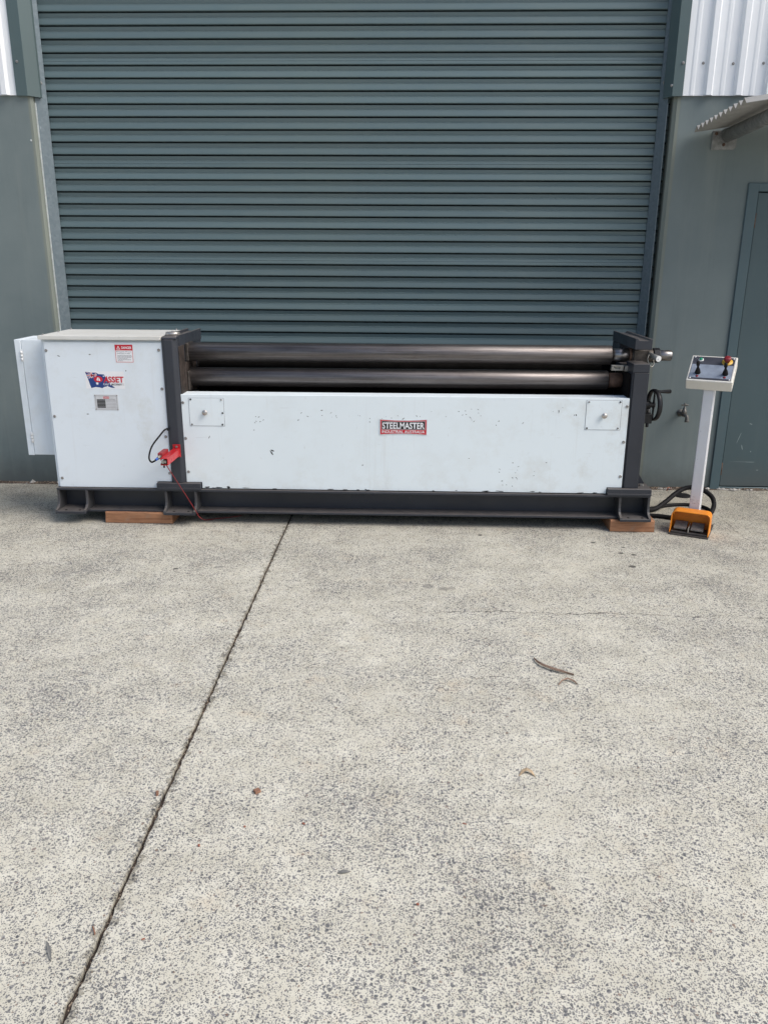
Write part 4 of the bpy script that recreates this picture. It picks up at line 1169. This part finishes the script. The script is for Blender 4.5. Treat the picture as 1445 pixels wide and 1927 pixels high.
# ------------------------------------------------------------------ small things on the ground
def flat_leaf(name, pts, wid, m, label, cat, lift=.0, curl=.0, group=None, thick=.0012, wav=0.0):
    """a strip following pts (x, y) with half widths wid, rising by lift in the middle, edges curled"""
    mb = MB(); n = len(pts); rr2 = random.Random(len(label))
    a = []; b = []
    for i, (x, y) in enumerate(pts):
        p0 = Vector(pts[max(i - 1, 0)]); p1 = Vector(pts[min(i + 1, n - 1)])
        d = (p1 - p0).normalized(); nn = Vector((-d.y, d.x))
        u = i / (n - 1)
        z = .0015 + lift * math.sin(math.pi * u) + rr2.uniform(0, wav)
        w_ = wid[i]
        row = [(-1, curl), (0, 0), (1, curl)]
        a.append([(x + nn.x * w_ * k, y + nn.y * w_ * k, z + c_) for k, c_ in row])
    rows_ = [r + [(x, y, z - thick) for x, y, z in r[::-1]] for r in a]
    mb.rings(rows_, False)
    return single(name, mb, m, label, cat, (pts[0][0], pts[0][1], 0), group)
flat_leaf('bark_strip', [(.526, 3.085), (.533, 3.05), (.552, 3.015), (.585, 2.985), (.615, 2.968), (.640, 2.957), (.668, 2.946)], [.001, .004, .007, .0085, .0085, .004, .001], 'bark', 'long curved strip of brown bark on the concrete', 'bark', .005, .006)
flat_leaf('bark_strip', [(.592, 2.862), (.612, 2.893), (.636, 2.905), (.655, 2.893), (.668, 2.872)], [.001, .003, .006, .006, .001], 'bark', 'small curled wisp of bark beside the long strip', 'bark', .006, .003)
flat_leaf('dry_leaf', [(.365, 2.268), (.378, 2.282), (.392, 2.288), (.406, 2.282), (.418, 2.264)], [.001, .006, .008, .006, .001], 'dryleaf', 'pale brown curled leaf lying alone right of centre', 'leaf', .014, -.002)
flat_leaf('dry_leaf', [(-.872, 1.545), (-.862, 1.530), (-.852, 1.515), (-.843, 1.498), (-.836, 1.487)], [.001, .003, .005, .003, .0008], 'leafdark', 'dark grey leaf sliver left of the sawn joint', 'leaf', .004, .001)
flat_leaf('dry_leaf', [(-.183, 1.806), (-.172, 1.809), (-.160, 1.811), (-.149, 1.813)], [.002, .006, .006, .001], 'leafdark', 'small dark grey flake on the bare concrete in the foreground', 'leaf', .003, .001)
def chip(x, y, l, w_, h, rot, m, label, cat='wood chip', group='wood chips on the concrete', seed=0):
    q = random.Random(seed + 17)
    mb = MB()
    vs = [(sx * l / 2 * q.uniform(.8, 1.1), sy * w_ / 2 * q.uniform(.75, 1.1), z) for z in (0.0008, h) for sx, sy in ((-1, -1), (1, -1), (1, 1), (-1, 1))]
    mb.add(vs, [(0, 3, 2, 1), (4, 5, 6, 7), (0, 1, 5, 4), (1, 2, 6, 5), (2, 3, 7, 6), (3, 0, 4, 7)])
    me = mb.mesh('wood_chip', (0, 0, 0), .0008)
    o = link('wood_chip', me, m); o.location = (x, y, 0); o.rotation_euler = (0, 0, rot)
    return tag(o, label, cat, group)
chip(-.7755, 2.121, .009, .020, .008, .25, 'chip', 'brown wood chip against the left edge of the sawn joint', seed=1)
chip(-.467, 2.146, .021, .019, .010, .7, 'chip', 'squarish brown wood chip right of the sawn joint, largest of the chips', seed=2)
chip(-.473, 1.983, .006, .008, .003, .2, 'redchip', 'tiny reddish chip just below the squarish wood chip', seed=3)
chip(-.302, 2.003, .010, .006, .004, -.5, 'redchip', 'tiny reddish chip right of the squarish wood chip', seed=4)
chip(-.587, 1.897, .006, .009, .004, .3, 'redchip', 'tiny reddish chip midway between the joint and the squarish chip', seed=5)
chip(-.639, 1.562, .009, .005, .003, .5, 'redchip', 'tiny reddish chip nearest the camera beside the joint', seed=6)
chip(.175, 2.024, .014, .004, .003, -.35, 'redchip', 'thin dark red sliver on the concrete below the curled leaf', seed=7)
chip(.035, 1.703, .008, .007, .004, .2, 'redchip', 'tiny reddish chip in the middle foreground', seed=8)
mb = MB(); mb.tube([(-.776, 1.592, .004), (-.769, 1.582, .005), (-.762, 1.570, .003)], .0022, 6, 4)
single('twig', mb, 'chip', 'short red-brown twig poking out of the sawn joint', 'twig', (-.776, 1.592, 0))
mb = MB(); mb.lathe([(0, .062), (.004, .062), (.006, .058), (.0062, 0)], (1.918, 5.584, .0125), (0, 0, 1), 30)
single('drain_cap', mb, 'rubber', 'round black cap set in the concrete behind the pedestal', 'drain cap', (1.918, 5.584, .0125))
# leaf litter and crumbs at the foot of the walls
q = random.Random(21)
mb = MB()
for i in range(330):
    x = q.choice((q.uniform(-4.4, -2.15), q.uniform(1.45, 3.6), q.uniform(1.6, 2.6)))
    y = WY - abs(q.gauss(0, .012)) - .004; s_ = abs(q.gauss(.005, .006)) + .002
    c_ = Vector((x, y, gz(x, y) + s_ * .3))
    vs = [tuple(c_ + Vector((a * s_ * q.uniform(.5, 1.9), b * s_ * q.uniform(.5, 1.1), c * s_ * q.uniform(.3, .8)))) for a, b, c in ((1, 0, 0), (-1, 0, 0), (0, 1, 0), (0, -1, 0), (0, 0, 1), (0, 0, -1))]
    mb.add(vs, [(0, 2, 4), (2, 1, 4), (1, 3, 4), (3, 0, 4), (2, 0, 5), (1, 2, 5), (3, 1, 5), (0, 3, 5)])
tag(mb.build('wall_litter', 'rubble'), 'pale crumbs and grit along the foot of the walls', 'grit', None, 'stuff')
mb = MB()
for (xa, xb) in ((-16, -2.15), (1.50, 2.15), (2.16, 3.2), (3.2, 16)):
    n = max(4, int(min(xb - xa, 6) * 24)); vs = []
    for i in range(n + 1):
        x = xa + (xb - xa) * i / n; g_ = gz(x, WY); d_ = .006 + q.uniform(0, .010)
        vs += [(x, WY + .012, g_ + .013), (x, WY - .004, g_ + .008 + q.uniform(0, .010)), (x, WY - .012 - 1.6 * d_, g_ + .0008)]
    mb.add(vs, [(i * 3 + k, i * 3 + k + 1, i * 3 + k + 4, i * 3 + k + 3) for i in range(n) for k in (0, 1)])
tag(mb.build('wall_dirt_line', 'joint'), 'dark line of damp dirt at the foot of the walls', 'dirt', None, 'stuff')
flat_leaf('dry_leaf', [(1.842, 5.70), (1.856, 5.712), (1.874, 5.722), (1.892, 5.735)], [.001, .008, .007, .001], 'redchip', 'red-brown gum leaf standing against the wall by the right foot', 'leaf', .035, .004)
flat_leaf('dry_leaf', [(2.25, 5.725), (2.31, 5.712), (2.38, 5.705), (2.46, 5.712)], [.001, .007, .007, .001], 'bark', 'long brown gum leaf on the ground at the side door sill', 'leaf', .006, .003)
